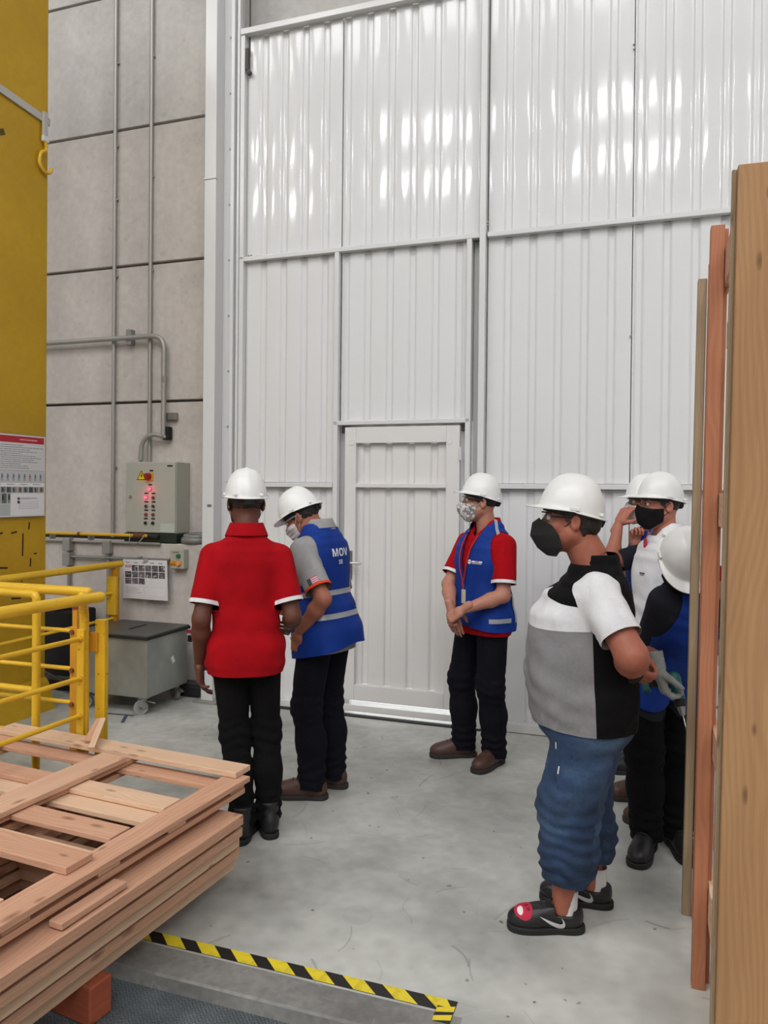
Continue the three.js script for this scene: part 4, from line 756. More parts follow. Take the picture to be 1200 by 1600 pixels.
const hatMark = printMat(64, 32, (g, w, h) => { g.clearRect(0, 0, w, h); g.fillStyle = '#2a2a30'; g.fillRect(6, 4, 18, 10); g.fillRect(28, 4, 10, 10); g.fillRect(42, 4, 16, 10); g.fillRect(6, 18, 24, 9); g.fillRect(34, 18, 24, 9); });
const glassMat = phys({ color: 0xf4f8f8, transmission: 1, thickness: 0, roughness: 0.04, ior: 1.5 });
const skinTex = pixelTex(256, 256, (u, v) => { const k = 1 + 0.05 * fbm(u, v, 8, 8, 151, 4); return [255 * Math.min(1, k * 0.95), 250 * Math.min(1, k * 0.94), 248 * Math.min(1, k * 0.94)]; }, true, 6, 6);
const skinMat = (r, g, b) => phys({ color: new THREE.Color().setRGB(r, g, b, THREE.SRGBColorSpace), map: skinTex, roughness: 0.5, specularIntensity: 0.6 });
const weave = pixelTex(256, 256, (u, v) => grey(128 + 50 * Math.sin(u * Math.PI * 2 * 48) * Math.sin(v * Math.PI * 2 * 48) + 60 * fbm(u, v, 20, 20, 161, 3)), false, 14, 14);
const clothTex = (r, g, b, amt = 0.06, s = 171) => pixelTex(256, 256, (u, v) => { const k = 1 + amt * fbm(u, v, 5, 5, s, 5) * 2 + amt * 0.6 * fbm(u, v, 64, 64, s + 5, 2); return [Math.min(255, r * k), Math.min(255, g * k), Math.min(255, b * k)]; }, true, 2.2, 2.2);
const cloth = (r, g, b, o = {}) => phys({ map: clothTex(r, g, b, o.amt, o.s), bumpMap: weave, bumpScale: 0.0006, roughness: o.rough || 0.95, specularIntensity: 0.4, sheen: o.sheen || 0, sheenRoughness: 0.5, sheenColor: new THREE.Color(0.4, 0.4, 0.45) });
const C = {
  red: cloth(160, 5, 18), white: cloth(222, 222, 224, { amt: 0.03 }), blue: cloth(14, 52, 136, { rough: 0.62, s: 181 }), navy: cloth(13, 14, 24), black: cloth(11, 10, 11), blackTee: cloth(12, 12, 13), greyTee: cloth(134, 132, 134), grey: cloth(150, 150, 150), orange: cloth(226, 74, 34), darkShirt: cloth(34, 36, 44),
  denim: phys({ map: pixelTex(512, 512, (u, v) => { const k = 0.9 + 0.34 * fbm(u, v, 5, 9, 191, 5) + 0.10 * fbm(u, v, 90, 90, 195, 2), wv = 1 + 0.05 * Math.sin((u * 3 + v * 2) * 400); const f = Math.max(0, fbm(u, v, 3, 5, 199, 4)) * 1.0; return [(38 + 60 * f) * k * wv, (62 + 60 * f) * k * wv, (96 + 50 * f) * k * wv]; }, true, 1.6, 1.6), bumpMap: weave, bumpScale: 0.0008, roughness: 0.85 }),
  tape: std({ color: 0xa3a7ac, roughness: 0.35, metalness: 0.2 }), boot: std({ map: clothTex(78, 50, 43, 0.10), roughness: 0.5 }), bootBlack: std({ map: clothTex(27, 27, 28, 0.1), roughness: 0.45 }), sole: std({ color: 0x2c2826, roughness: 0.75 }), blackSole: std({ color: 0x191919, roughness: 0.7 }),
  maskWhite: cloth(206, 200, 198, { amt: 0.03 }), maskBlack: cloth(22, 21, 23), maskKn: cloth(44, 44, 44), hair: std({ map: pixelTex(128, 128, (u, v) => { const k = 1 + 0.5 * fbm(u, v, 60, 8, 201, 3); return [34 * k, 27 * k, 24 * k]; }, true, 8, 8), roughness: 0.6 }), sock: cloth(214, 212, 212, { amt: 0.03 }), eye: std({ color: 0xe6e2dd, roughness: 0.25 }), iris: std({ color: 0x22140c, roughness: 0.2 }), glove: cloth(150, 152, 150, { amt: 0.12 }),
};
C.maskPattern = phys({ map: pixelTex(256, 256, (u, v) => { const a = fbm(u, v, 9, 9, 211, 3), b = fbm(u, v, 14, 14, 217, 2); const t = a > 0.08 ? 0.62 : b > 0.15 ? 0.8 : 1; return [212 * t, 208 * t, 206 * t]; }, true, 9, 9), roughness: 0.9 });

// shoe parts in a frame at the ankle's ground point, toe toward +z
function soleGeo(len = 0.29, w = 0.098, h = 0.026, r = 0.005) {
  const s = new THREE.Shape(), z0 = -0.082, z1 = z0 + len; s.moveTo(0, z0); s.bezierCurveTo(w * 0.42, z0, w * 0.42, z0 + 0.05, w * 0.36, z0 + 0.10); s.bezierCurveTo(w * 0.40, z0 + 0.15, w * 0.56, z1 - 0.09, w * 0.50, z1 - 0.05); s.bezierCurveTo(w * 0.44, z1 - 0.005, w * 0.2, z1, 0, z1); s.bezierCurveTo(-w * 0.3, z1, -w * 0.48, z1 - 0.02, -w * 0.5, z1 - 0.07); s.bezierCurveTo(-w * 0.52, z1 - 0.11, -w * 0.4, z0 + 0.14, -w * 0.37, z0 + 0.10); s.bezierCurveTo(-w * 0.42, z0 + 0.04, -w * 0.42, z0, 0, z0);
  const g = new THREE.ExtrudeGeometry(s, { depth: h - 2 * r, bevelEnabled: true, bevelSize: r, bevelThickness: r, bevelSegments: 2, curveSegments: 10 }); g.rotateX(Math.PI / 2); g.translate(0, h - r, 0); g.scale(-1, 1, 1); const gi = flat(g), p = gi.attributes.position; for (let i = 0; i < p.count; i += 3) { const a = [p.getX(i), p.getY(i), p.getZ(i)]; p.setXYZ(i, p.getX(i + 1), p.getY(i + 1), p.getZ(i + 1)); p.setXYZ(i + 1, ...a); } gi.computeVertexNormals(); return boxUV(gi);
}
function bootField(low) {
  const toe = ell(0, 0.042, 0.140, 0.050, 0.044, 0.072), mid = ell(0, 0.05, 0.062, 0.044, 0.052, 0.10), heel = ell(0, 0.055, -0.030, 0.041, 0.06, 0.050), shaft = cap(V(0, 0.09, -0.012), V(0, low ? 0.085 : 0.17, -0.018), 0.044, low ? 0.044 : 0.047), inst = cap(V(0, 0.085, 0.035), V(0, 0.062, 0.10), 0.032, 0.030);
  return (x, y, z) => { let d = smin(smin(toe(x, y, z), mid(x, y, z), 0.03), heel(x, y, z), 0.03); d = smin(d, shaft(x, y, z), 0.03); d = smin(d, inst(x, y, z), 0.025); d += 0.0012 * vnoise(x * 60, y * 60, z * 60); if (low) { const topY = 0.072 + 0.02 * (z > 0.03 ? (z - 0.03) * -6 + 0.6 : z < -0.03 ? 0.9 : 0.1); d = smax(d, y - Math.max(0.05, topY + (z > 0.03 ? 0.02 : 0)), 0.006); } else d = smax(d, y - 0.165, 0.008); return smax(d, 0.014 - y, 0.006); };
}
const BOOTG = keepNormals(nets(bootField(false), [-0.08, 0, -0.12], [0.08, 0.2, 0.24], 0.006)), SNKF = bootField(true), SNKG = keepNormals(nets(SNKF, [-0.08, 0, -0.12], [0.08, 0.14, 0.24], 0.005)), SOLEG = soleGeo();
function makePerson(o) {
  const s = o.H / 1.75, t = thing('person', o.label, 'person', [o.at[0], 0, o.at[1]], o.phi);
  const cp = Math.cos(o.phi), sp = Math.sin(o.phi), W = (x, y, z) => { x -= o.at[0]; z -= o.at[1]; return V(x * cp - z * sp, y, x * sp + z * cp); };
  const WD = (x, y, z) => V(x * cp - z * sp, y, x * sp + z * cp);
  const eu = (p = 0, y = 0, r = 0) => new THREE.Quaternion().setFromEuler(new THREE.Euler(p, y, r, 'YXZ'));
  // ---- skeleton ----
  const ls = o.legScale || 1, pel = o.pelvis ? W(...o.pelvis) : V(0, 0.95 * s, 0), TQ = eu(o.lean || 0, o.twist || 0, o.roll || 0), toW = (x, y, z) => V(x, y, z).multiplyScalar(s).applyQuaternion(TQ).add(pel);
  const wide = o.wide || 1, shX = 0.166 * wide;
  const sh = { L: toW(shX, 0.388, -0.012), R: toW(-shX, 0.388, -0.012) }, neckB = toW(0, 0.49, -0.02);
  for (const k of ['L', 'R']) if (o.shoulderUp?.[k]) sh[k].add(V(...o.shoulderUp[k]).multiplyScalar(s));
  const HQ = eu(o.head?.p || 0, o.head?.y || 0, o.head?.r || 0), neckTop = neckB.clone().add(V(0, 0.075 * s, (o.headFwd ?? 0.02) * s)), headC = neckTop.clone().add(V(0, 0.075, 0.035).multiplyScalar(s).applyQuaternion(HQ));
  if (o.headAt) headC.copy(W(...o.headAt));
  const up = 0.295 * s * (o.armScale || 1), fo = 0.255 * s * (o.armScale || 1), arm = {};
  for (const k of ['L', 'R']) { const h = o.hands[k], tg = W(...h.at), [el, wr] = reach(sh[k], tg, up, fo, WD(...(h.pole || [0, -0.3, 0]))); arm[k] = { el, wr, h }; }
  const hip = { L: toW(0.088 * wide, -0.04, -0.01), R: toW(-0.088 * wide, -0.04, -0.01) }, leg = {};
  for (const k of ['L', 'R']) { const f = o.feet[k], an = W(f[0], 0.085 * s, f[1]), toe = f[2] - o.phi, td = V(Math.sin(toe), 0, Math.cos(toe)), L = an.distanceTo(hip[k]), l0 = L * 0.507, l1 = L * 0.4985, [kn] = reach(hip[k], an, l0, l1, td.clone().multiplyScalar(0.8).add(V(k === 'L' ? 0.25 : -0.25, 0, 0.4))); leg[k] = { kn, an, toe, td, g: W(f[0], 0, f[1]) }; }
  const TF = frame(pel, TQ), HF = frame(headC, HQ), wr2 = (p, d, q = o.phi * 7 + o.H * 50) => vnoise(p[0] * d + q, p[1] * d, p[2] * d);
  // ---- body: one continuous skin mesh ----
  const headScale = s * (o.headScale || 1), nl = neckB.clone().sub(headC).applyQuaternion(HQ.clone().invert()).divideScalar(headScale), n0 = V(0, -0.045, -0.026), nd = nl.clone().sub(n0), hf = headField({ ...o.headShape, neckTo: n0.clone().addScaledVector(nd, Math.min(1, 0.12 / nd.length())) });
  const torsoRows = o.torso || TORSO, core = loft(torsoRows, s, -0.03, 0.53, -0.1);
  const ac = {}; for (const k of ['L', 'R']) { const a = arm[k], m = o.armGrow || 0, mid = a.el.clone().lerp(a.wr, 0.3); ac[k] = [cap(sh[k], a.el, 0.046 * s + m, 0.041 * s + m), cap(a.el, mid, 0.040 * s + m, 0.042 * s + m), cap(mid, a.wr, 0.042 * s + m, 0.026 * s + m * 0.3)]; }
  const lc = {}; for (const k of ['L', 'R']) { const l = leg[k], m = o.legGrow || 0, mid = l.kn.clone().lerp(l.an, 0.3).addScaledVector(l.td, -0.010); lc[k] = [cap(hip[k], l.kn, 0.066 * s, 0.042 * s), cap(l.kn, mid, 0.042 * s, 0.040 * s + m), cap(mid, l.an, 0.040 * s + m, 0.034 * s + m * 0.6)]; }
  const neckC = cap(neckB.clone().add(V(0, -0.03, 0)), headC.clone().add(V(0, -0.03, -0.02).applyQuaternion(HQ)), 0.060 * s + (o.headShape?.neck || 0), 0.056 * s + (o.headShape?.neck || 0));
  const body = (x, y, z) => { const q = TF(x, y, z); let d = core(q[0], q[1], q[2]); for (const k of ['L', 'R']) { let a = smin(smin(ac[k][0](x, y, z), ac[k][1](x, y, z), 0.02), ac[k][2](x, y, z), 0.02); d = smin(d, a, 0.02); let l = smin(smin(lc[k][0](x, y, z), lc[k][1](x, y, z), 0.03), lc[k][2](x, y, z), 0.03); d = smin(d, l, 0.03); } return smin(d, neckC(x, y, z), 0.02); };
  const box = (pts, pad) => { const lo = [9, 9, 9], hi = [-9, -9, -9]; for (const p of pts) [p.x, p.y, p.z].forEach((c, i) => { lo[i] = Math.min(lo[i], c - pad); hi[i] = Math.max(hi[i], c + pad); }); return [lo, hi]; };
  const all = [pel, sh.L, sh.R, arm.L.el, arm.R.el, arm.L.wr, arm.R.wr, hip.L, hip.R, leg.L.kn, leg.R.kn, leg.L.an, leg.R.an, neckTop, headC];
  const parts = []; { const [lo, hi] = box(all, 0.26); lo[1] = Math.max(lo[1], 0.02); parts.push(keepNormals(nets(body, lo, hi, 0.0115))); }
  const M4 = (q, p, sc) => new THREE.Matrix4().compose(p, q, V(sc, sc, sc));
  const headM = M4(HQ, headC, headScale);
  { const g = nets((x, y, z) => smax(hf.full(x, y, z), Math.hypot(x, y + 0.02, z) - 0.17, 0.01), [-0.125, -0.2, -0.2], [0.125, 0.13, 0.15], 0.0042); parts.push(keepNormals(g).applyMatrix4(headM)); }
  for (const k of ['L', 'R']) {
    const a = arm[k], h = a.h, dir = h.dir ? WD(...h.dir) : a.wr.clone().sub(a.el), palm = h.palm ? WD(...h.palm) : V(0, 0, -1), m = basis(dir, palm); m.setPosition(a.wr);
    const sc = s * (h.size || 1); m.scale(V(sc, sc, sc)); a.m = m;
    // thumb side: with fingers +y and palm +z, the left hand's thumb lies toward -x ... mirrored for the right hand
    const g = handGeo(k === 'L' ? -1 : 1, h.curl ?? 0.35, h.spread ?? 0.04, h.thumb ?? 0.3); parts.push(keepNormals(g).applyMatrix4(m));
    if (h.glove) { const gg = keepNormals(handGeo(k === 'L' ? -1 : 1, h.curl ?? 0.35, h.spread ?? 0.04, h.thumb ?? 0.3, 0.003)).applyMatrix4(m); mesh('glove', gg, h.glove, t); const cu = nets(cap(V(0, -0.075, 0), V(0, 0.0, 0), 0.036, 0.031), [-0.06, -0.13, -0.06], [0.06, 0.06, 0.06], 0.006); mesh('glove_cuff', keepNormals(cut(cu, (x, y, z) => Math.max(y, -0.075 - y))).applyMatrix4(m), h.gloveCuff || C.white, t); }
  }
  mesh('body', parts.map(strip), skinMat(...o.skin), t);
  // ---- trousers ----
  const tr0 = o.trousers, lr = tr0.r || [0.098, 0.075, 0.072, 0.064], tl = {};
  for (const k of ['L', 'R']) { const l = leg[k], mid = l.kn.clone().lerp(l.an, 0.45).addScaledVector(l.td, -0.01); tl[k] = [cap(hip[k], l.kn, lr[0] * s, lr[1] * s), cap(l.kn, mid, lr[1] * s, lr[2] * s), cap(mid, l.an.clone().add(V(0, -0.03, 0)), lr[2] * s, lr[3] * s)]; }
  const seat = loft(torsoRows, s, 0.004 + (tr0.seatGrow || 0), 0.16, tr0.crotch ?? -0.12), fold = tr0.fold ?? 0.006, cuffY = (tr0.hem ?? 0.075) * s;
  const TR = (x, y, z) => {
    const q = TF(x, y, z); let d = seat(q[0], q[1], q[2]);
    let l0 = smin(smin(tl.L[0](x, y, z), tl.L[1](x, y, z), 0.04), tl.L[2](x, y, z), 0.04), l1 = smin(smin(tl.R[0](x, y, z), tl.R[1](x, y, z), 0.04), tl.R[2](x, y, z), 0.04); d = smin(d, Math.min(l0, l1), 0.05);
    if (d > 0.06 || d < -0.06) return d;
    const yy = y / s, near = (c, w) => Math.exp(-(((yy - c) / w) ** 2)), n = vnoise(x * 9 + 3, y * 7, z * 9), ring = Math.sin((y + 0.02 * n + 0.03 * vnoise(x * 16, y * 4, z * 16)) * 2 * Math.PI / 0.052);
    d += fold * (near(0.14 + (tr0.hemLift || 0), 0.09) * ring * 0.9 + near(0.48, 0.10) * ring * 0.6 + near(0.85, 0.08) * vnoise(x * 22, y * 30, z * 22) * 0.8) + 0.6 * fold * vnoise(x * 14 + 7, y * 9 + z * 6, z * 14) + (tr0.bulge ? tr0.bulge(x, yy, z) : 0);
    return d;
  };
  { const [lo, hi] = box([pel, hip.L, hip.R, leg.L.kn, leg.R.kn, leg.L.an, leg.R.an], 0.3); lo[1] = 0.0; hi[1] = pel.y + 0.2 * s; const g = nets(TR, lo, hi, 0.0095); const g1 = cut(g, (x, y, z) => Math.max(cuffY - y - 0.006 * Math.sin(x * 40 + z * 30), TF(x, y, z)[1] + 0.012 * s));
    mesh('trousers', keepNormals(g1), tr0.m, t);
    if (tr0.band) mesh('trouser_cuff', keepNormals(offsetGeo(cut(g1, (x, y) => y - cuffY - 0.055 * s), 0.002)), tr0.band, t);
    if (tr0.extra) tr0.extra(t, TR, leg, g1); }
  // ---- shirt ----
  const S = o.shirt, sr = S.r || [0.068, 0.064], sl = {}, slen = S.sleeve ?? 0.72;
  for (const k of ['L', 'R']) { const e = sh[k].clone().lerp(arm[k].el, slen); const u = arm[k].el.clone().sub(sh[k]).normalize(), cf = cap(sh[k], sh[k].clone().lerp(arm[k].el, slen + 0.25), sr[0] * s, sr[1] * s); sl[k] = { f: (x, y, z) => Math.max(cf(x, y, z), (x - e.x) * u.x + (y - e.y) * u.y + (z - e.z) * u.z), end: e, u }; }
  const shirtBody = loft(torsoRows, s, S.grow ?? 0.014, 0.545, -0.4), amp = S.fold ?? 0.004;
  const SH = (x, y, z) => {
    const q = TF(x, y, z); let d = shirtBody(q[0], q[1], q[2]); d = smin(d, sl.L.f(x, y, z), 0.035); d = smin(d, sl.R.f(x, y, z), 0.035); if (q[1] < 0.06 * s) d = smin(d, TR(x, y, z) - 0.006 + 0.25 * Math.max(0, q[1]), 0.012);
    if (d > 0.05 || d < -0.05) return d;
    const n = vnoise(q[0] * 7 + 5, q[1] * 5, q[2] * 7), diag = Math.sin((q[1] * 0.8 + Math.abs(q[0]) * 0.7 + 0.06 * n) * 2 * Math.PI / 0.085);
    return d + amp * (0.55 * diag * Math.exp(-(((q[1] / s - 0.05) / 0.14) ** 2)) + 0.8 * vnoise(q[0] * 13, q[1] * 9 + q[0] * 6, q[2] * 13) + 0.5 * vnoise(q[0] * 28, q[1] * 18, q[2] * 28));
  };
  const hem = S.hem ?? -0.13, along = (k, x, y, z) => { const e = sl[k].end, u = sl[k].u; return (x - e.x) * u.x + (y - e.y) * u.y + (z - e.z) * u.z; };
  const offTorso = (x, y, z) => { const q = TF(x, y, z); let b = shirtBody(q[0], q[1], q[2]); if (q[1] < 0.14 * s) b = Math.min(b, TR(x, y, z) - 0.006 + 0.25 * Math.max(0, q[1])); return b - sl[q[0] > 0 ? 'L' : 'R'].f(x, y, z); };
  const sleeveCut = (x, y, z) => { const k = TF(x, y, z)[0] > 0 ? 'L' : 'R', e = sl[k].end; if (Math.hypot(x - e.x, y - e.y, z - e.z) > 0.16 * s) return -9; return Math.min(along(k, x, y, z) + 0.009, offTorso(x, y, z) + 0.004); };
  const neckCut = (x, y, z) => { const q = TF(x, y, z), v = S.vneck ?? 0; if (Math.abs(q[0]) > 0.16 * s) return -9; return q[1] - (0.512 - (q[2] > 0 ? 0.03 + v * Math.max(0, 1 - Math.abs(q[0]) / (0.055 * s)) : -0.006)) * s; };
  const keepShirt = (x, y, z) => { const q = TF(x, y, z); return Math.max(hem * s - q[1] + (S.hemTilt || 0) * q[2], sleeveCut(x, y, z), neckCut(x, y, z)); };
  let SG; { const [lo, hi] = box([pel, sh.L, sh.R, arm.L.el, arm.R.el, neckB], 0.26); lo[1] = pel.y - 0.3 * s; SG = cut(nets(SH, lo, hi, 0.0085), keepShirt); }
  if (S.regions) S.regions(SG, { t, TF, s, SH, sl, along, offTorso });
  else {
    mesh('shirt', keepNormals(SG), S.m, t);
    if (S.cuff) for (const k of ['L', 'R']) { const w = S.cuffW || 0.028, g = cut(SG, (x, y, z) => { const e = sl[k].end; return Math.max(-w * s - along(k, x, y, z), -offTorso(x, y, z), Math.hypot(x - e.x, y - e.y, z - e.z) - 0.15 * s, -TF(x, y, z)[0] * (k === 'L' ? 1 : -1)); }); mesh('cuff', keepNormals(offsetGeo(g, 0.0022)), S.cuff, t); }
  }
  if (S.collar) { // folded collar round the neck
    const pos = [], idx = [], N = 36, rows = [[0.050, 0.495, 0], [0.054, 0.545, 0], [0.060, 0.550, 0], [0.074, 0.512, 0], [0.082, 0.490, 0]];
    rows.forEach(([r, y]) => { for (let i = 0; i <= N; i++) { const a = (i / N - 0.5) * 5.6, f = Math.cos(a); // a = 0 at the back
      const open = Math.max(0, -f - 0.55) * 0.10, p = V(Math.sin(a) * (r + 0.012) * 1.08 * s, (y - Math.max(0, -f) * 0.050 - open) * s, (-f * (r + 0.010) * 1.02 - 0.020) * s + open * 0.3); p.applyQuaternion(TQ).add(pel); pos.push(p.x, p.y, p.z); } });
    for (let j = 0; j < rows.length - 1; j++) for (let i = 0; i < N; i++) { const a = j * (N + 1) + i; idx.push(a, a + 1, a + N + 1, a + 1, a + N + 2, a + N + 1); }
    const g = new THREE.BufferGeometry(); g.setAttribute('position', new THREE.Float32BufferAttribute(pos, 3)); g.setIndex(idx); g.computeVertexNormals(); mesh('collar', keepNormals(g), S.collar, t);
  }
  // ---- vest ----
  if (o.vest) {
    const v = o.vest, rows = torsoRows.map(([y, a, b, c]) => [y, a + (y < 0.1 ? 0.012 : 0) + (v.flare || 0) * Math.max(0, 0.1 - y), b + (y < 0.1 ? 0.010 : 0) + (v.flare || 0) * Math.max(0, 0.1 - y), c - (v.flareBack || 0) * Math.max(0, 0.15 - y)]), vb = loft(rows, s, 0.027, 0.545, -0.4);
    const VF = (x, y, z) => { const q = TF(x, y, z); let d = vb(q[0], q[1], q[2]); if (q[1] < 0.06 * s) d = smin(d, TR(x, y, z) - 0.016 + 0.25 * Math.max(0, q[1]), 0.015); if (v.overArms) d = smin(d, Math.min(sl.L.f(x, y, z), sl.R.f(x, y, z)) - 0.006, 0.03); if (d > 0.05 || d < -0.05) return d; return d + 0.004 * (vnoise(q[0] * 9 + 11, q[1] * 4, q[2] * 9) + 0.6 * vnoise(q[0] * 18, q[1] * 9 + q[0] * 8, q[2] * 18)); };
    const [lo, hi] = box([pel, sh.L, sh.R, neckB], 0.26); lo[1] = pel.y - 0.34 * s;
    const keep = (x, y, z) => { const q = TF(x, y, z).map(c => c / s), ax = Math.abs(q[0]); const hole = Math.min(0.098 * wide - Math.hypot((ax - 0.205 * wide) * 0.95, (q[1] - 0.36) * 0.62, (q[2] + 0.01) * 0.9), 1);
      const neck = q[2] > -0.01 ? (q[1] - (0.50 - (v.vdepth ?? 0.20) * Math.max(0, 1 - ax / 0.07))) : q[1] - 0.50 - 0.0; const nk2 = 0.078 - Math.hypot(ax, (q[1] - 0.53) * 1.1, q[2] + 0.01);
      return Math.max((v.hem ?? -0.16) * 1 - q[1] + (v.hemTilt || 0) * q[2] + 0.012 * Math.sin(q[0] * 12 + 2), hole, nk2, ax < 0.09 ? neck : -1); };
    const VG = cut(nets(VF, lo, hi, 0.0085), keep);
    mesh('vest', keepNormals(VG), v.m || C.blue, t);
    (v.stripes || []).forEach(([y0, w, tilt]) => mesh('reflective_tape', keepNormals(offsetGeo(cut(VG, (x, y, z) => { const q = TF(x, y, z); return Math.abs(q[1] / s - y0 - (tilt || 0) * q[2]) - w; }), 0.0025)), C.tape, t));
    if (v.edge) mesh('vest_binding', keepNormals(offsetGeo(cut(VG, (x, y, z) => -0.012 - keep(x, y, z)), 0.002)), v.edge, t);
    if (v.extra) v.extra(t, VF, toW, WD);
  }
  // ---- shoes ----
  for (const k of ['L', 'R']) {
    const l = leg[k], f = new THREE.Group(); f.name = o.shoe === 'sneaker' ? 'sneaker' : 'boot'; f.position.copy(l.g); f.rotation.y = l.toe; f.scale.setScalar(s * (o.shoeScale || 1)); t.add(f);
    mesh('upper', o.shoe === 'sneaker' ? SNKG : BOOTG, o.shoeMat || C.boot, f); mesh('sole', SOLEG, o.soleMat || C.sole, f);
    const lace = []; for (let i = 0; i < 4; i++) { const z = 0.035 + i * 0.022, y = (o.shoe === 'sneaker' ? 0.112 : 0.126) - i * 0.0085; lace.push(tubeGeo([[-0.024, y - 0.006, z], [0, y + 0.004, z + 0.004], [0.024, y - 0.006, z]], 0.0028, 10, 5)); }
    mesh('lace', lace, o.laceMat || C.blackSole, f);
    if (o.shoe === 'sneaker') {
      lace.length = 0; mesh('lace_bow', [tubeGeo([[0, 0.115, 0.04], [0.03, 0.14, 0.05], [0.045, 0.125, 0.06], [0.0, 0.113, 0.045]], 0.0025, 20, 5), tubeGeo([[0, 0.115, 0.04], [-0.03, 0.145, 0.05], [-0.04, 0.125, 0.065], [0.0, 0.113, 0.045]], 0.0025, 20, 5)], C.blackSole, f);
      const sk = cap(V(0, 0.05, -0.014), V(0, 0.19, -0.018), 0.041, 0.042), sg = cut(nets(sk, [-0.06, 0.04, -0.08], [0.06, 0.25, 0.06], 0.006), (x, y, z) => y - 0.163 - 0.05 * (z + 0.016)); mesh('sock', keepNormals(sg), C.sock, f);
      const sw = printMat(256, 160, (g, w, h) => { g.clearRect(0, 0, w, h); g.fillStyle = '#c9c9c9'; g.beginPath(); g.moveTo(w * 0.98, h * 0.16); g.bezierCurveTo(w * 0.7, h * 0.34, w * 0.42, h * 0.56, w * 0.24, h * 0.62); g.bezierCurveTo(w * 0.10, h * 0.64, w * 0.10, h * 0.42, w * 0.2, h * 0.2); g.bezierCurveTo(w * 0.0, h * 0.44, w * -0.02, h * 0.92, w * 0.2, h * 0.94); g.bezierCurveTo(w * 0.36, h * 0.95, w * 0.7, h * 0.5, w * 0.98, h * 0.16); g.fill(); });
      mesh('emblem', keepNormals2(wrapPatch(SNKF, V(0.045, 0.052, 0.045), V(1, 0.12, 0.05), V(0, 1, 0), -0.105, 0.06)), sw, f);
      if (k === 'L') { const tp = printMat(128, 128, (g, w, h) => { g.clearRect(0, 0, w, h); g.fillStyle = '#b8203f'; g.beginPath(); g.ellipse(w / 2, h / 2, w * 0.48, h * 0.46, 0, 0, 7); g.fill(); g.fillStyle = '#e6dada'; g.beginPath(); g.ellipse(w * 0.52, h * 0.66, w * 0.24, h * 0.15, 0.2, 0, 7); g.fill(); g.fillStyle = '#6d1426'; g.fillRect(w * 0.28, h * 0.2, w * 0.12, h * 0.2); g.fillRect(w * 0.5, h * 0.18, w * 0.2, h * 0.14); }); mesh('toe_print', keepNormals2(wrapPatch(SNKF, V(0.012, 0.07, 0.145), V(0.35, 0.8, 0.45), V(0, 0.5, -1), 0.085, 0.075)), tp, f); }
    }
  }
  // ---- head gear and hair (head frame) ----
  const hg = new THREE.Group(); hg.name = 'hard_hat'; t.add(hg);
  const ht = o.hat || {}, hatM = new THREE.Matrix4().multiplyMatrices(headM, M4(eu(ht.p ?? -0.10, 0, ht.r || 0), V(0, ht.y ?? 0.040, ht.z ?? -0.006), (ht.s ?? 0.965) / s)); hatM.decompose(hg.position, hg.quaternion, hg.scale);
  mesh('shell', HATG.shell, hatMat, hg); mesh('rim', HATG.rim, hatMat, hg); mesh('slot_lug', HATG.lugs, hatMat, hg); mesh('headband', HATG.band, hatStrap, hg); mesh('ratchet', HATG.ratchet, hatStrap, hg);
  if (ht.mark !== false) { const g = wrapPatch((x, y, z) => { const u = Math.max(0, 1 - Math.pow(Math.hypot(x / 0.1, z / 0.121), 2.5)); return y - 0.132 * Math.pow(u, 1 / 1.9); }, V(0, 0.066, 0.11), V(0, 0.55, 1), V(0, 1, 0), 0.04, 0.018, 0.004); mesh('mark', keepNormals2(g), hatMark, hg); }
  const inHead = (name, g, m) => mesh(name, strip(keepNormals2(g)).applyMatrix4(headM), m, t);
  if (o.hair !== false) { const h = o.hair || {}, th = h.th || 0.007, low = h.low ?? -0.075, f = (x, y, z) => hf.skin(x, y, z) - th - (h.bush ? h.bush(x, y, z) : 0) - 0.003 * vnoise(x * 90, y * 90, z * 90), g = cut(nets(f, [-0.12, -0.14, -0.16], [0.12, 0.14, 0.12], 0.0055), (x, y, z) => Math.max((z > -0.012 ? (z > 0.03 ? 0.055 : -0.02 + (z + 0.012) * 0.6) : z > -0.05 ? 0.02 + (z + 0.012) * 2.2 : low) - y, -(Math.hypot(Math.abs(x) - 0.085, (y + 0.006) * 0.8, z + 0.012) - 0.022))); inHead('hair', keepNormals(g), h.m || C.hair); }
  for (const k of [1, -1]) { const e = new THREE.SphereGeometry(0.0115, 16, 12); e.translate(k * 0.031, 0.007, 0.0795); inHead('eye', flat(e), C.eye); const ir = new THREE.SphereGeometry(0.0062, 12, 10); ir.translate(k * 0.031 + (o.gaze || 0), 0.007, 0.0865); inHead('iris', flat(ir), C.iris); inHead('eyebrow', tubeGeo([[k * 0.014, 0.024, 0.088], [k * 0.032, 0.030, 0.083], [k * 0.05, 0.024, 0.070]], 0.0032, 12, 6), C.hair); }
  if (o.mask) o.mask({ inHead, hf, t });
  if (o.glasses) {
    const gl = o.glasses, lens = []; const pos = [], idx = [], N = 24, R = 0.078;
    for (let j = 0; j <= 6; j++) for (let i = 0; i <= N; i++) { const a = (i / N - 0.5) * 2.1, nose = Math.exp(-((a / 0.16) ** 2)) * 0.016, y0 = -0.022 + nose + 0.004 * Math.abs(a), y1 = 0.024, y = y0 + (y1 - y0) * j / 6; pos.push(Math.sin(a) * R, y + 0.002, 0.032 + Math.cos(a) * R * 0.92); }
    for (let j = 0; j < 6; j++) for (let i = 0; i < N; i++) { const a = j * (N + 1) + i; idx.push(a, a + 1, a + N + 2, a, a + N + 2, a + N + 1); }
    const g = new THREE.BufferGeometry(); g.setAttribute('position', new THREE.Float32BufferAttribute(pos, 3)); g.setIndex(idx); g.computeVertexNormals();
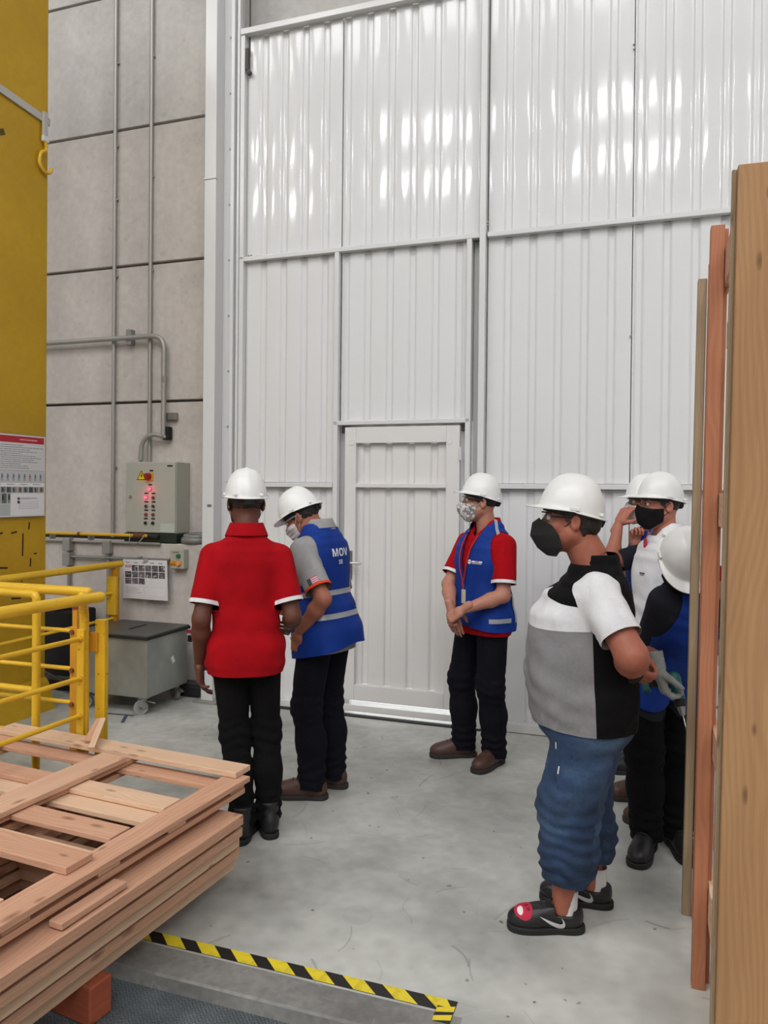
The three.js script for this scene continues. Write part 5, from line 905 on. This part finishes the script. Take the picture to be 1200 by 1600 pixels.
    const gg = new THREE.Group(); gg.name = 'glasses'; t.add(gg); headM.decompose(gg.position, gg.quaternion, gg.scale);
    mesh('lens', keepNormals(g), glassMat, gg);
    for (const k of [1, -1]) mesh('temple', [tubeGeo([[k * 0.066, 0.014, 0.075], [k * 0.080, 0.013, 0.045], [k * 0.083, 0.010, -0.005], [k * 0.082, -0.006, -0.035]], gl.r || 0.0035, 16, 6)], gl.m || C.blackSole, gg);
    mesh('brow_bar', tubeGeo([[-0.066, 0.024, 0.074], [-0.04, 0.027, 0.097], [0, 0.027, 0.106], [0.04, 0.027, 0.097], [0.066, 0.024, 0.074]], 0.0022, 24, 6), gl.m || C.blackSole, gg);
  }
  if (o.extra) o.extra({ t, toW, WD, W, SH, TF, arm, sh, s, pel, TQ, leg, inHead, hf, TR });
  return { t, arm, pel, W };
}
function keepNormals2(g) { if (g.index) g = g.toNonIndexed(); return g; }
// face masks
const strapTube = (k, y0, y1, z0) => [tubeGeo([[k * 0.052, y0, z0], [k * 0.072, y0 + 0.008, 0.02], [k * 0.087, 0.012, -0.014], [k * 0.084, -0.018, -0.032]], 0.0016, 16, 5), tubeGeo([[k * 0.05, y1, z0 - 0.01], [k * 0.07, y1 + 0.02, 0.015], [k * 0.084, -0.03, -0.012], [k * 0.084, -0.018, -0.032]], 0.0016, 16, 5)];
function softMask(m, o = {}) {
  return ({ inHead, hf }) => {
    const b = o.bulge || [0.046, 0.046, 0.040], bu = ell(0, -0.050, o.bz || 0.078, ...b), rid = o.ridge ? cap(V(0, -0.01, 0.104), V(0, -0.085, 0.102), 0.016, 0.014) : null;
    const f = (x, y, z) => { let d = smin(hf.full(x, y, z) - 0.0055, bu(x, y, z), 0.03); if (rid) d = smin(d, rid(x, y, z), 0.03); return d + (o.pleat ? 0.0022 * Math.sin((y + 0.05) * 2 * Math.PI / 0.021) * (Math.abs(x) < 0.05 ? 1 : 0.3) : 0.0012 * vnoise(x * 60, y * 40, z * 60)); };
    const g = nets(f, [-0.11, -0.15, -0.03], [0.11, 0.05, 0.16], 0.0045);
    inHead('mask', keepNormals(cut(g, (x, y, z) => { const ax = Math.abs(x); const top = -0.012 + 0.018 * Math.exp(-((x / 0.022) ** 2)) - Math.max(0, ax - 0.03) * 0.10, bot = -0.128 + Math.max(0, 0.07 - z) * 0.75 * (o.sweep ?? 1); return Math.max(y - top, bot - y, (o.back ?? 0.028) - z); })), m);
    for (const k of [1, -1]) inHead('mask_strap', mergeGeometries(strapTube(k, -0.03, -0.075, 0.045).map(strip)), o.strap || m);
  };
}
function foldMask(m) { // vertical-fold respirator with a centre ridge
  return ({ inHead }) => {
    const L = [[0, 0.006, 0.112], [0, -0.016, 0.140], [0, -0.066, 0.146], [0, -0.112, 0.116], [0, -0.138, 0.080]], Sd = [[0.034, -0.004, 0.104], [0.072, -0.020, 0.070], [0.084, -0.055, 0.044], [0.084, -0.100, 0.028], [0.050, -0.138, 0.046]];
    const pos = [], idx = [], K = 6;
    for (const k of [1, -1]) { const b = pos.length / 3; for (let i = 0; i < 5; i++) for (let j = 0; j <= K; j++) { const u = j / K, p = L[i].map((c, q) => c + (Sd[i][q] * (q === 0 ? k : 1) - c) * u), bow = Math.sin(u * Math.PI) * 0.008; pos.push(p[0] + k * bow, p[1], p[2] + bow * 0.6); }
      for (let i = 0; i < 4; i++) for (let j = 0; j < K; j++) { const a = b + i * (K + 1) + j; idx.push(a, a + 1, a + K + 2, a, a + K + 2, a + K + 1); } }
    const g = new THREE.BufferGeometry(); g.setAttribute('position', new THREE.Float32BufferAttribute(pos, 3)); g.setIndex(idx); const f = g.toNonIndexed(); f.computeVertexNormals(); inHead('mask', boxUV(f), m);
    for (const k of [1, -1]) inHead('mask_strap', mergeGeometries(strapTube(k, -0.028, -0.085, 0.052).map(strip)), m);
  };
}
const D = Math.PI / 180;
// 1. man in a red polo, seen from behind
makePerson({
  label: 'man in a red polo with white cuffs and black trousers, his back turned', H: 1.70, at: [-1.74, 1.975], phi: -150 * D, skin: [0.40, 0.25, 0.20], wide: 0.94, torso: TORSO.map(([y, a, b, c]) => [y, a * 0.94, b, c]),
  pelvis: [-1.765, 0.915, 1.985], roll: 0.0, lean: 0.02, head: { y: 0.12, p: 0.06 }, hat: { mark: false, p: -0.04 },
  hands: { L: { at: [-1.962, 0.795, 2.06], pole: [0.35, 0, 0.95], dir: [0.02, -1, -0.05], palm: [0.9, 0, -0.3], curl: [0.25, 0.4, 0.5, 0.6], thumb: 0.35 }, R: { at: [-1.66, 0.94, 1.74], pole: [0.4, -0.3, 0.5], palm: [-1, 0, 0], curl: 0.6 } },
  feet: { L: [-1.745, 2.03, -165 * D], R: [-1.665, 1.935, -140 * D] }, trousers: { m: C.black, r: [0.088, 0.068, 0.064, 0.060] }, shoeMat: C.bootBlack, soleMat: C.blackSole,
  shirt: { m: C.red, cuff: C.white, collar: C.red, hem: -0.16, sleeve: 0.80, fold: 0.0035, r: [0.062, 0.066] }, hair: { th: 0.004, low: -0.07 }, glasses: {}, mask: softMask(C.maskWhite, { pleat: true }),
  extra: ({ t, toW, TQ }) => { const p = toW(0.185, -0.03, 0.02), g = tr(rbox(0.035, 0.09, 0.06, 0.008, 2)); const m = mesh('belt_pouch', g, C.bootBlack, t); m.position.copy(p); m.quaternion.copy(TQ); },
});
// 2. man with a bowed head in grey polo and blue vest
const flagMat = printMat(96, 64, (g, w, h) => { g.fillStyle = '#d9c9d0'; g.fillRect(0, 0, w, h); g.fillStyle = '#c8485e'; for (let k = 0; k < 4; k++) g.fillRect(0, k * 18, w, 9); g.fillStyle = '#3c4250'; g.fillRect(0, 0, w * 0.36, h); });
makePerson({
  label: 'man with bowed head in grey polo with orange cuff and blue vest', H: 1.70, at: [-1.64, 1.42], phi: -100 * D, skin: [0.66, 0.43, 0.35],
  pelvis: [-1.622, 0.915, 1.415], lean: 0.10, headAt: [-1.75, 1.455, 1.415], head: { p: 0.55, y: 0.18 }, hat: { p: -0.06 },
  hands: { L: { at: [-1.675, 0.875, 1.60], pole: [0.6, -0.1, 0.25], dir: [-0.1, -1, 0], palm: [0.1, 0, -1], curl: [0.9, 0.95, 1.0, 1.0], thumb: 0.6 }, R: { at: [-1.80, 0.98, 1.38], pole: [0.6, -0.3, -0.5], palm: [0, 0, 1], curl: 0.7 } },
  feet: { L: [-1.641, 1.494, -75 * D], R: [-1.60, 1.313, -84 * D] }, trousers: { m: C.navy, r: [0.098, 0.080, 0.076, 0.072], hem: 0.06 },
  shirt: { m: C.grey, cuff: C.orange, cuffW: 0.022, collar: C.grey, hem: -0.16, sleeve: 0.84, r: [0.066, 0.072] }, hair: { th: 0.005, low: -0.06 }, glasses: { m: C.conduitGlass || C.tape }, mask: softMask(C.maskWhite, { pleat: true, bulge: [0.044, 0.05, 0.034] }),
  vest: { hem: -0.155, hemTilt: -0.12, stripes: [[0.155, 0.014, -0.0], [0.035, 0.014, 0.0]], flareBack: 0.10, extra: (t, VF, toW, WD) => {
    const txt = printMat(256, 128, (g, w, h) => { g.clearRect(0, 0, w, h); g.fillStyle = '#e8e8ee'; g.textAlign = 'center'; g.font = 'bold 74px sans-serif'; g.fillText('MOV', w / 2, 66); g.font = 'bold 40px sans-serif'; g.fillText('SE', w / 2, 118); });
    mesh('vest_print', keepNormals2(wrapPatch(VF, toW(0, 0.345, -0.12), toW(0, 0, -1).sub(toW(0, 0, 0)), V(0, 1, 0), 0.22, 0.10)), txt, t);
    const lg = printMat(64, 32, (g, w, h) => { g.clearRect(0, 0, w, h); g.fillStyle = '#d8d8e0'; g.fillRect(4, 8, 24, 6); g.fillRect(32, 8, 26, 6); g.fillRect(4, 18, 40, 6); });
    mesh('vest_logo', keepNormals2(wrapPatch(VF, toW(0.085, 0.25, 0.12), toW(0, 0, 1).sub(toW(0, 0, 0)), V(0, 1, 0), 0.06, 0.03)), lg, t);
  } },
  extra: ({ t, SH, sh, arm, WD }) => { const c = sh.L.clone().lerp(arm.L.el, 0.62); mesh('flag_patch', keepNormals2(wrapPatch(SH, c, WD(0.25, 0.1, 1), arm.L.el.clone().sub(sh.L).negate().normalize(), 0.055, 0.034, 0.003)), flagMat, t); },
});
// 3. man in red polo and blue vest, hands crossed in front
makePerson({
  label: 'man in red polo and blue vest with lanyard, hands crossed in front', H: 1.70, at: [-0.92, 0.69], phi: -38 * D, skin: [0.74, 0.53, 0.45], wide: 1.04,
  pelvis: [-0.925, 0.92, 0.69], lean: -0.03, headFwd: 0.02, head: { y: -0.62, p: -0.05 }, hat: { p: -0.16, mark: false },
  hands: { L: { at: [-0.985, 0.94, 0.945], pole: [0.6, -0.5, -0.1], dir: [-0.75, -0.55, 0.1], palm: [0.15, -0.75, -0.65], curl: [1.0, 1.05, 1.05, 1.0], thumb: 0.7 }, R: { at: [-1.062, 0.925, 0.885], pole: [-0.55, -0.2, -0.55], dir: [0.32, -0.95, 0.10], palm: [-0.1, 0.1, -1], curl: [0.28, 0.3, 0.34, 0.4], thumb: 0.4 } },
  feet: { L: [-0.845, 0.675, -22 * D], R: [-1.05, 0.595, -66 * D] }, trousers: { m: C.navy, r: [0.098, 0.080, 0.078, 0.074], hem: 0.055 },
  shirt: { m: C.red, cuff: C.white, collar: C.red, hem: -0.145, sleeve: 0.80, vneck: 0.05, r: [0.066, 0.072] }, hair: { th: 0.004, low: -0.06 }, glasses: { r: 0.005 }, mask: softMask(C.maskPattern, { bulge: [0.052, 0.052, 0.05], bz: 0.084 }),
  vest: { hem: -0.105, stripes: [], vdepth: 0.33, extra: (t, VF, toW, WD) => {
    const lg = printMat(192, 56, (g, w, h) => { g.clearRect(0, 0, w, h); g.fillStyle = '#e4e4ea'; g.beginPath(); g.arc(28, 28, 24, 0, 7); g.fill(); g.fillStyle = '#2a55a8'; g.fillRect(12, 24, 32, 7); g.fillStyle = '#dcdce4'; g.fillRect(62, 14, 46, 18); g.fillStyle = '#d08a94'; g.fillRect(110, 14, 40, 18); g.fillStyle = '#dcdce4'; g.fillRect(152, 14, 36, 18); g.fillRect(62, 38, 120, 7); });
    mesh('vest_logo', keepNormals2(wrapPatch(VF, toW(0.085, 0.285, 0.13), toW(0, 0, 1).sub(toW(0, 0, 0)), V(0, 1, 0), 0.105, 0.03)), lg, t);
    const tp = (n, c, nn, w, h) => mesh(n, keepNormals2(wrapPatch(VF, c, nn, V(0, 1, 0), w, h, 0.003)), C.tape, t), dir = (x, z) => toW(x, 0, z).sub(toW(0, 0, 0));
    tp('reflective_tape', toW(0.16, -0.05, 0.02), dir(1, 0.2), 0.14, 0.026); tp('reflective_tape', toW(0.155, 0.02, -0.06), dir(1, -0.6), 0.024, 0.16); tp('reflective_tape', toW(0.11, 0.43, 0.0), V(0.2, 1, 0.1), 0.02, 0.10);
  } },
  extra: ({ t, toW, SH, TF }) => {
    // lanyard: two ribbons to a badge on the belly, laid on the shirt and vest
    const m = std({ color: 0xa8182c, roughness: 0.7 }), front = (x, y, e) => { const p = toW(x, y, 0.10), n = toW(0, 0, 1).sub(toW(0, 0, 0)).normalize(); let q = p.clone().addScaledVector(n, 0.15); for (let k = 0; k < 50; k++) { const d = SH(q.x, q.y, q.z) - e; if (d < 0.0005) break; q.addScaledVector(n, -d * 0.7); } return [q.x, q.y, q.z]; };
    for (const k of [1, -1]) mesh('lanyard', tubeGeo([front(k * 0.055, 0.44, 0.022), front(k * 0.045, 0.36, 0.024), front(k * 0.03 - 0.0, 0.26, 0.024), front(0.004 * k, 0.165, 0.026)], 0.0045, 30, 6), m, t);
    const b = front(0, 0.075, 0.024), cl = front(0, 0.145, 0.026), bg = new THREE.Group(); bg.name = 'badge'; bg.position.set(...b); t.add(bg);
    mesh('card', tr(rbox(0.036, 0.082, 0.004, 0.002), 0, 0, 0), std({ color: 0xc3c2a6, roughness: 0.4 }), bg); mesh('clip', [tr(rbox(0.012, 0.02, 0.008, 0.002), 0, 0.055, 0), tr(rbox(0.008, 0.03, 0.004, 0.001), 0, 0.078, 0)], M.chrome, bg);
    const cc = mesh('lanyard_clip', tr(rbox(0.014, 0.03, 0.008, 0.003)), m, t); cc.position.set(...cl);
  },
});
// 4. stout man in front with colour-blocked shirt
const BELLY = [[-0.22, 0.190, 0.170, 0.026], [-0.06, 0.200, 0.190, 0.036], [0.06, 0.202, 0.200, 0.042], [0.16, 0.198, 0.192, 0.036], [0.28, 0.198, 0.182, 0.032], [0.36, 0.194, 0.152, 0.010], [0.41, 0.178, 0.112, -0.016], [0.45, 0.130, 0.090, -0.024], [0.49, 0.094, 0.076, -0.028], [0.54, 0.074, 0.066, -0.022]];
makePerson({
  label: 'stout man in black, white and grey shirt and blue denim joggers, hands behind', H: 1.655, at: [-0.20, 2.17], phi: -80 * D, skin: [0.67, 0.42, 0.34], wide: 1.12, torso: BELLY, headShape: { wide: 1.06, jaw: 0.010, neck: 0.010 }, headScale: 1.04, armScale: 0.92, armGrow: 0.014, legGrow: 0.014,
  pelvis: [-0.198, 0.885, 2.175], lean: 0.04, headAt: [-0.285, 1.497, 2.18], head: { p: -0.04, y: 0.02 }, hat: { p: -0.13 },
  hands: { L: { at: [-0.058, 0.965, 2.275], pole: [0.1, 0.35, 1], dir: [0.75, -0.35, -0.55], palm: [0.1, 0.7, -0.7], curl: [0.75, 0.8, 0.85, 0.9], thumb: 0.5 }, R: { at: [-0.045, 0.99, 2.07], pole: [-0.3, -0.5, -1], dir: [0.55, -0.55, 0.62], palm: [-0.4, 0.5, 0.7], curl: [0.9, 0.95, 1.0, 1.0], thumb: 0.6 } },
  feet: { L: [-0.285, 2.275, -74 * D], R: [-0.195, 2.06, -84 * D] }, shoe: 'sneaker', shoeMat: C.bootBlack, soleMat: C.blackSole,
  trousers: { m: C.denim, band: C.denim, r: [0.140, 0.116, 0.106, 0.066], hem: 0.205, fold: 0.0065, hemLift: 0.14, seatGrow: 0.0, crotch: -0.17 },
  shirt: { hem: -0.14, hemTilt: 0.06, sleeve: 0.76, r: [0.070, 0.078], grow: 0.016, fold: 0.006, regions: (SG, { t, TF, s, sl, SH, along, offTorso }) => {
    const q = (x, y, z) => TF(x, y, z).map(c => c / s), slv = (x, y, z) => { const a = q(x, y, z), k = a[0] > 0 ? 'L' : 'R'; return Math.max(0.168 - Math.abs(a[0]), sl[k].f(x, y, z) - 0.02, -offTorso(x, y, z) - 0.012); }, fr = (x, y, z) => { const a = q(x, y, z); return 0.012 - a[2]; }, hi = (x, y, z) => { const a = q(x, y, z); return 0.365 - a[1] + 0.25 * (0.1 - Math.abs(a[0])); }, lo = (x, y, z) => { const a = q(x, y, z); return a[1] - 0.245; };
    mesh('sleeve', keepNormals(cut(SG, slv)), C.white, t);
    const rest = (f) => (x, y, z) => Math.max(f(x, y, z), -slv(x, y, z));
    mesh('grey_front', keepNormals(cut(SG, rest((x, y, z) => Math.max(fr(x, y, z), lo(x, y, z))))), C.greyTee, t);
    mesh('white_chest', keepNormals(cut(SG, rest((x, y, z) => Math.max(fr(x, y, z), -lo(x, y, z), -hi(x, y, z))))), C.white, t);
    mesh('black_back', keepNormals(cut(SG, rest((x, y, z) => Math.min(-fr(x, y, z), Math.max(fr(x, y, z), hi(x, y, z)))))), C.blackTee, t);
    for (const k of ['L', 'R']) mesh('sleeve_hem', keepNormals(offsetGeo(cut(SG, (x, y, z) => { const e = sl[k].end; return Math.max(-0.024 - along(k, x, y, z), -offTorso(x, y, z), Math.hypot(x - e.x, y - e.y, z - e.z) - 0.16, 0.05 - TF(x, y, z)[0] * (k === 'L' ? 1 : -1)); }), 0.0018)), C.white, t);
  }, collar: null },
  hair: { th: 0.009, low: -0.085, bush: (x, y, z) => 0.022 * Math.exp(-(((z + 0.10) / 0.05) ** 2)) * Math.exp(-(((y + 0.045) / 0.05) ** 2)) }, glasses: { r: 0.0028 }, mask: foldMask(C.maskKn),
  extra: ({ t, arm, W, WD, TR }) => { for (const [p, w, h] of [[[-0.335, 0.70, 2.44], 0.007, 0.026], [[-0.32, 0.62, 2.45], 0.006, 0.028]]) mesh('fray', keepNormals2(wrapPatch(TR, W(...p), WD(-0.35, 0, 1), V(0.25, 1, 0), w, h, 0.0015, 3, 5)), C.white, t); const a = arm.L, d = a.wr.clone().sub(a.el).normalize(), g = mesh('watch', [tr(new THREE.TorusGeometry(0.037, 0.010, 10, 28), 0, 0, 0, Math.PI / 2), tr(rbox(0.02, 0.034, 0.036, 0.006, 2), 0.042, 0, 0)], C.blackSole, t); g.position.copy(a.wr).addScaledVector(d, -0.022); g.quaternion.setFromUnitVectors(V(0, 1, 0), d); },
});
// 5. man in a white polo and black mask
const wText = printMat(128, 48, (g, w, h) => { g.clearRect(0, 0, w, h); g.fillStyle = '#26262c'; for (const [x, ww] of [[6, 22], [32, 18], [54, 22], [80, 14], [98, 22]]) g.fillRect(x, 6, ww, 16); g.fillRect(14, 32, 92, 6); });
makePerson({
  label: 'man in a white polo, blue jeans and black cloth mask', H: 1.70, at: [0.045, 0.99], phi: -70 * D, skin: [0.74, 0.50, 0.42],
  pelvis: [0.05, 0.92, 0.99], headFwd: 0.0, head: { y: 0.10, p: 0.0 }, hat: { p: -0.10, mark: false }, lean: -0.02,
  hands: { L: { at: [0.085, 0.87, 1.10], pole: [0.7, -0.2, 0.2], curl: 0.5 }, R: { at: [-0.02, 0.90, 0.88], pole: [0.4, -0.3, -0.6], palm: [0, 0, 1], curl: 0.5 } },
  feet: { L: [0.085, 1.15, -66 * D], R: [0.0, 0.89, -70 * D] }, trousers: { m: C.denim, r: [0.096, 0.074, 0.072, 0.07], hem: 0.06 },
  shirt: { m: C.white, collar: C.white, hem: -0.15, sleeve: 0.86, r: [0.074, 0.076], fold: 0.006 }, hair: { th: 0.0035, low: -0.055 }, mask: softMask(C.maskBlack, { ridge: true, back: 0.012 }),
  extra: ({ t, toW, SH, WD }) => { mesh('shirt_text', keepNormals2(wrapPatch(SH, toW(0.075, 0.285, 0.11), toW(0.35, 0, 1).sub(toW(0, 0, 0)), V(0, 1, 0), 0.05, 0.02)), wText, t); const p = toW(0.0, 0.44, 0.085); const m = mesh('neck_tab', tr(rbox(0.03, 0.045, 0.012, 0.004)), std({ color: 0xb01f38, roughness: 0.7 }), t); m.position.copy(p); },
});
// 6. man behind, adjusting his glasses
makePerson({
  label: 'mostly hidden man in blue vest raising a hand to his glasses', H: 1.68, at: [0.0, 0.46], phi: -72 * D, skin: [0.70, 0.46, 0.38],
  pelvis: [0.0, 0.91, 0.46], head: { y: 0.0 }, headAt: [-0.025, 1.545, 0.46], hat: { p: -0.05, mark: false },
  hands: { L: { at: [-0.165, 1.43, 0.585], pole: [-0.6, -0.8, 0.5], dir: [0.45, 0.85, -0.15], palm: [0.5, -0.2, -0.7], curl: [0.55, 0.7, 0.8, 0.85], thumb: 0.35 }, R: { at: [-0.075, 1.30, 0.545], pole: [-0.2, -0.9, 0.1], dir: [0, 1, 0], palm: [0.3, 0, 0.9], curl: [1.1, 1.1, 1.1, 1.1], thumb: 0.6 } },
  feet: { L: [-0.02, 0.50, -72 * D], R: [0.03, 0.36, -72 * D] }, trousers: { m: C.black }, shoeMat: C.bootBlack, soleMat: C.blackSole,
  shirt: { m: C.darkShirt, hem: -0.14, sleeve: 0.85 }, mask: softMask(C.maskWhite), glasses: {}, vest: { hem: -0.15, stripes: [[0.12, 0.014, 0]] },
});
// 7. man stooping beside the crate with a drill
const stoop = makePerson({
  label: 'stooping man in blue vest and grey gloves working beside the crate', H: 1.70, at: [0.08, 1.50], phi: 30 * D, skin: [0.60, 0.40, 0.32],
  pelvis: [0.075, 0.86, 1.48], lean: 0.72, roll: -0.02, headAt: [0.125, 1.325, 1.80], head: { p: 1.0, y: -0.2 }, hat: { p: -0.06, mark: false },
  hands: { R: { at: [0.042, 0.885, 1.83], pole: [-0.15, 0.2, -1], dir: [0.25, -0.9, 0.1], palm: [0.9, 0.2, -0.2], curl: [0.7, 0.8, 0.85, 0.9], thumb: 0.5, glove: C.glove, gloveCuff: C.glove }, L: { at: [0.36, 0.86, 1.86], pole: [0.8, -0.2, -0.3], dir: [-0.3, -0.8, 0.3], palm: [-0.9, 0, 0], curl: 0.6, glove: C.glove } },
  feet: { R: [0.003, 1.51, -12 * D], L: [0.13, 1.42, 20 * D] }, trousers: { m: C.black, r: [0.098, 0.082, 0.078, 0.072], hem: 0.06 }, shoeMat: C.bootBlack, soleMat: C.blackSole,
  shirt: { m: C.darkShirt, cuff: C.red, cuffW: 0.03, collar: C.red, hem: -0.14, sleeve: 0.85 }, mask: softMask(C.maskBlack), vest: { hem: -0.11, stripes: [] },
  extra: ({ t, toW }) => { const m = mesh('pocket_tag', tr(rbox(0.03, 0.024, 0.006, 0.002)), C.white, t); m.position.copy(toW(-0.10, -0.12, 0.155)); },
});
{ // cordless drill held in his right glove
  const t = thing('cordless_drill', 'dark green cordless drill in the stooping man\'s gloved hand', 'drill', [0.110, 0.815, 1.80]); { const X = V(0.22, -0.88, 0.42).normalize(), Y = V(0.95, 0.2, 0.0).addScaledVector(X, -V(0.95, 0.2, 0.0).dot(X)).normalize(); t.quaternion.setFromRotationMatrix(new THREE.Matrix4().makeBasis(X, Y, X.clone().cross(Y))); t.scale.setScalar(0.8); }
  const gm = std({ color: 0x0f5552, roughness: 0.5 }), bk = C.blackSole;
  mesh('housing', [tr(cyl(0.032, 0.030, 0.12, 24), 0.01, 0, 0, 0, 0, Math.PI / 2), tr(new THREE.SphereGeometry(0.031, 20, 12), -0.05, 0, 0)], gm, t);
  mesh('gear_collar', tr(cyl(0.026, 0.031, 0.035, 24), 0.085, 0, 0, 0, 0, -Math.PI / 2), bk, t);
  mesh('handle', [tr(rbox(0.036, 0.11, 0.034, 0.012, 3), -0.025, -0.075, 0, 0, 0, -0.2)], bk, t);
  mesh('battery', tr(rbox(0.085, 0.04, 0.065, 0.008, 2), -0.035, -0.145, 0), gm, t);
  mesh('chuck', [tr(cyl(0.012, 0.021, 0.04, 20), 0.122, 0, 0, 0, 0, -Math.PI / 2)], M.steel, t);
  mesh('bit', bar([0.14, 0, 0], [0.24, 0, 0], 0.0035), M.chrome, t);
}
renderer.render(scene, camera);
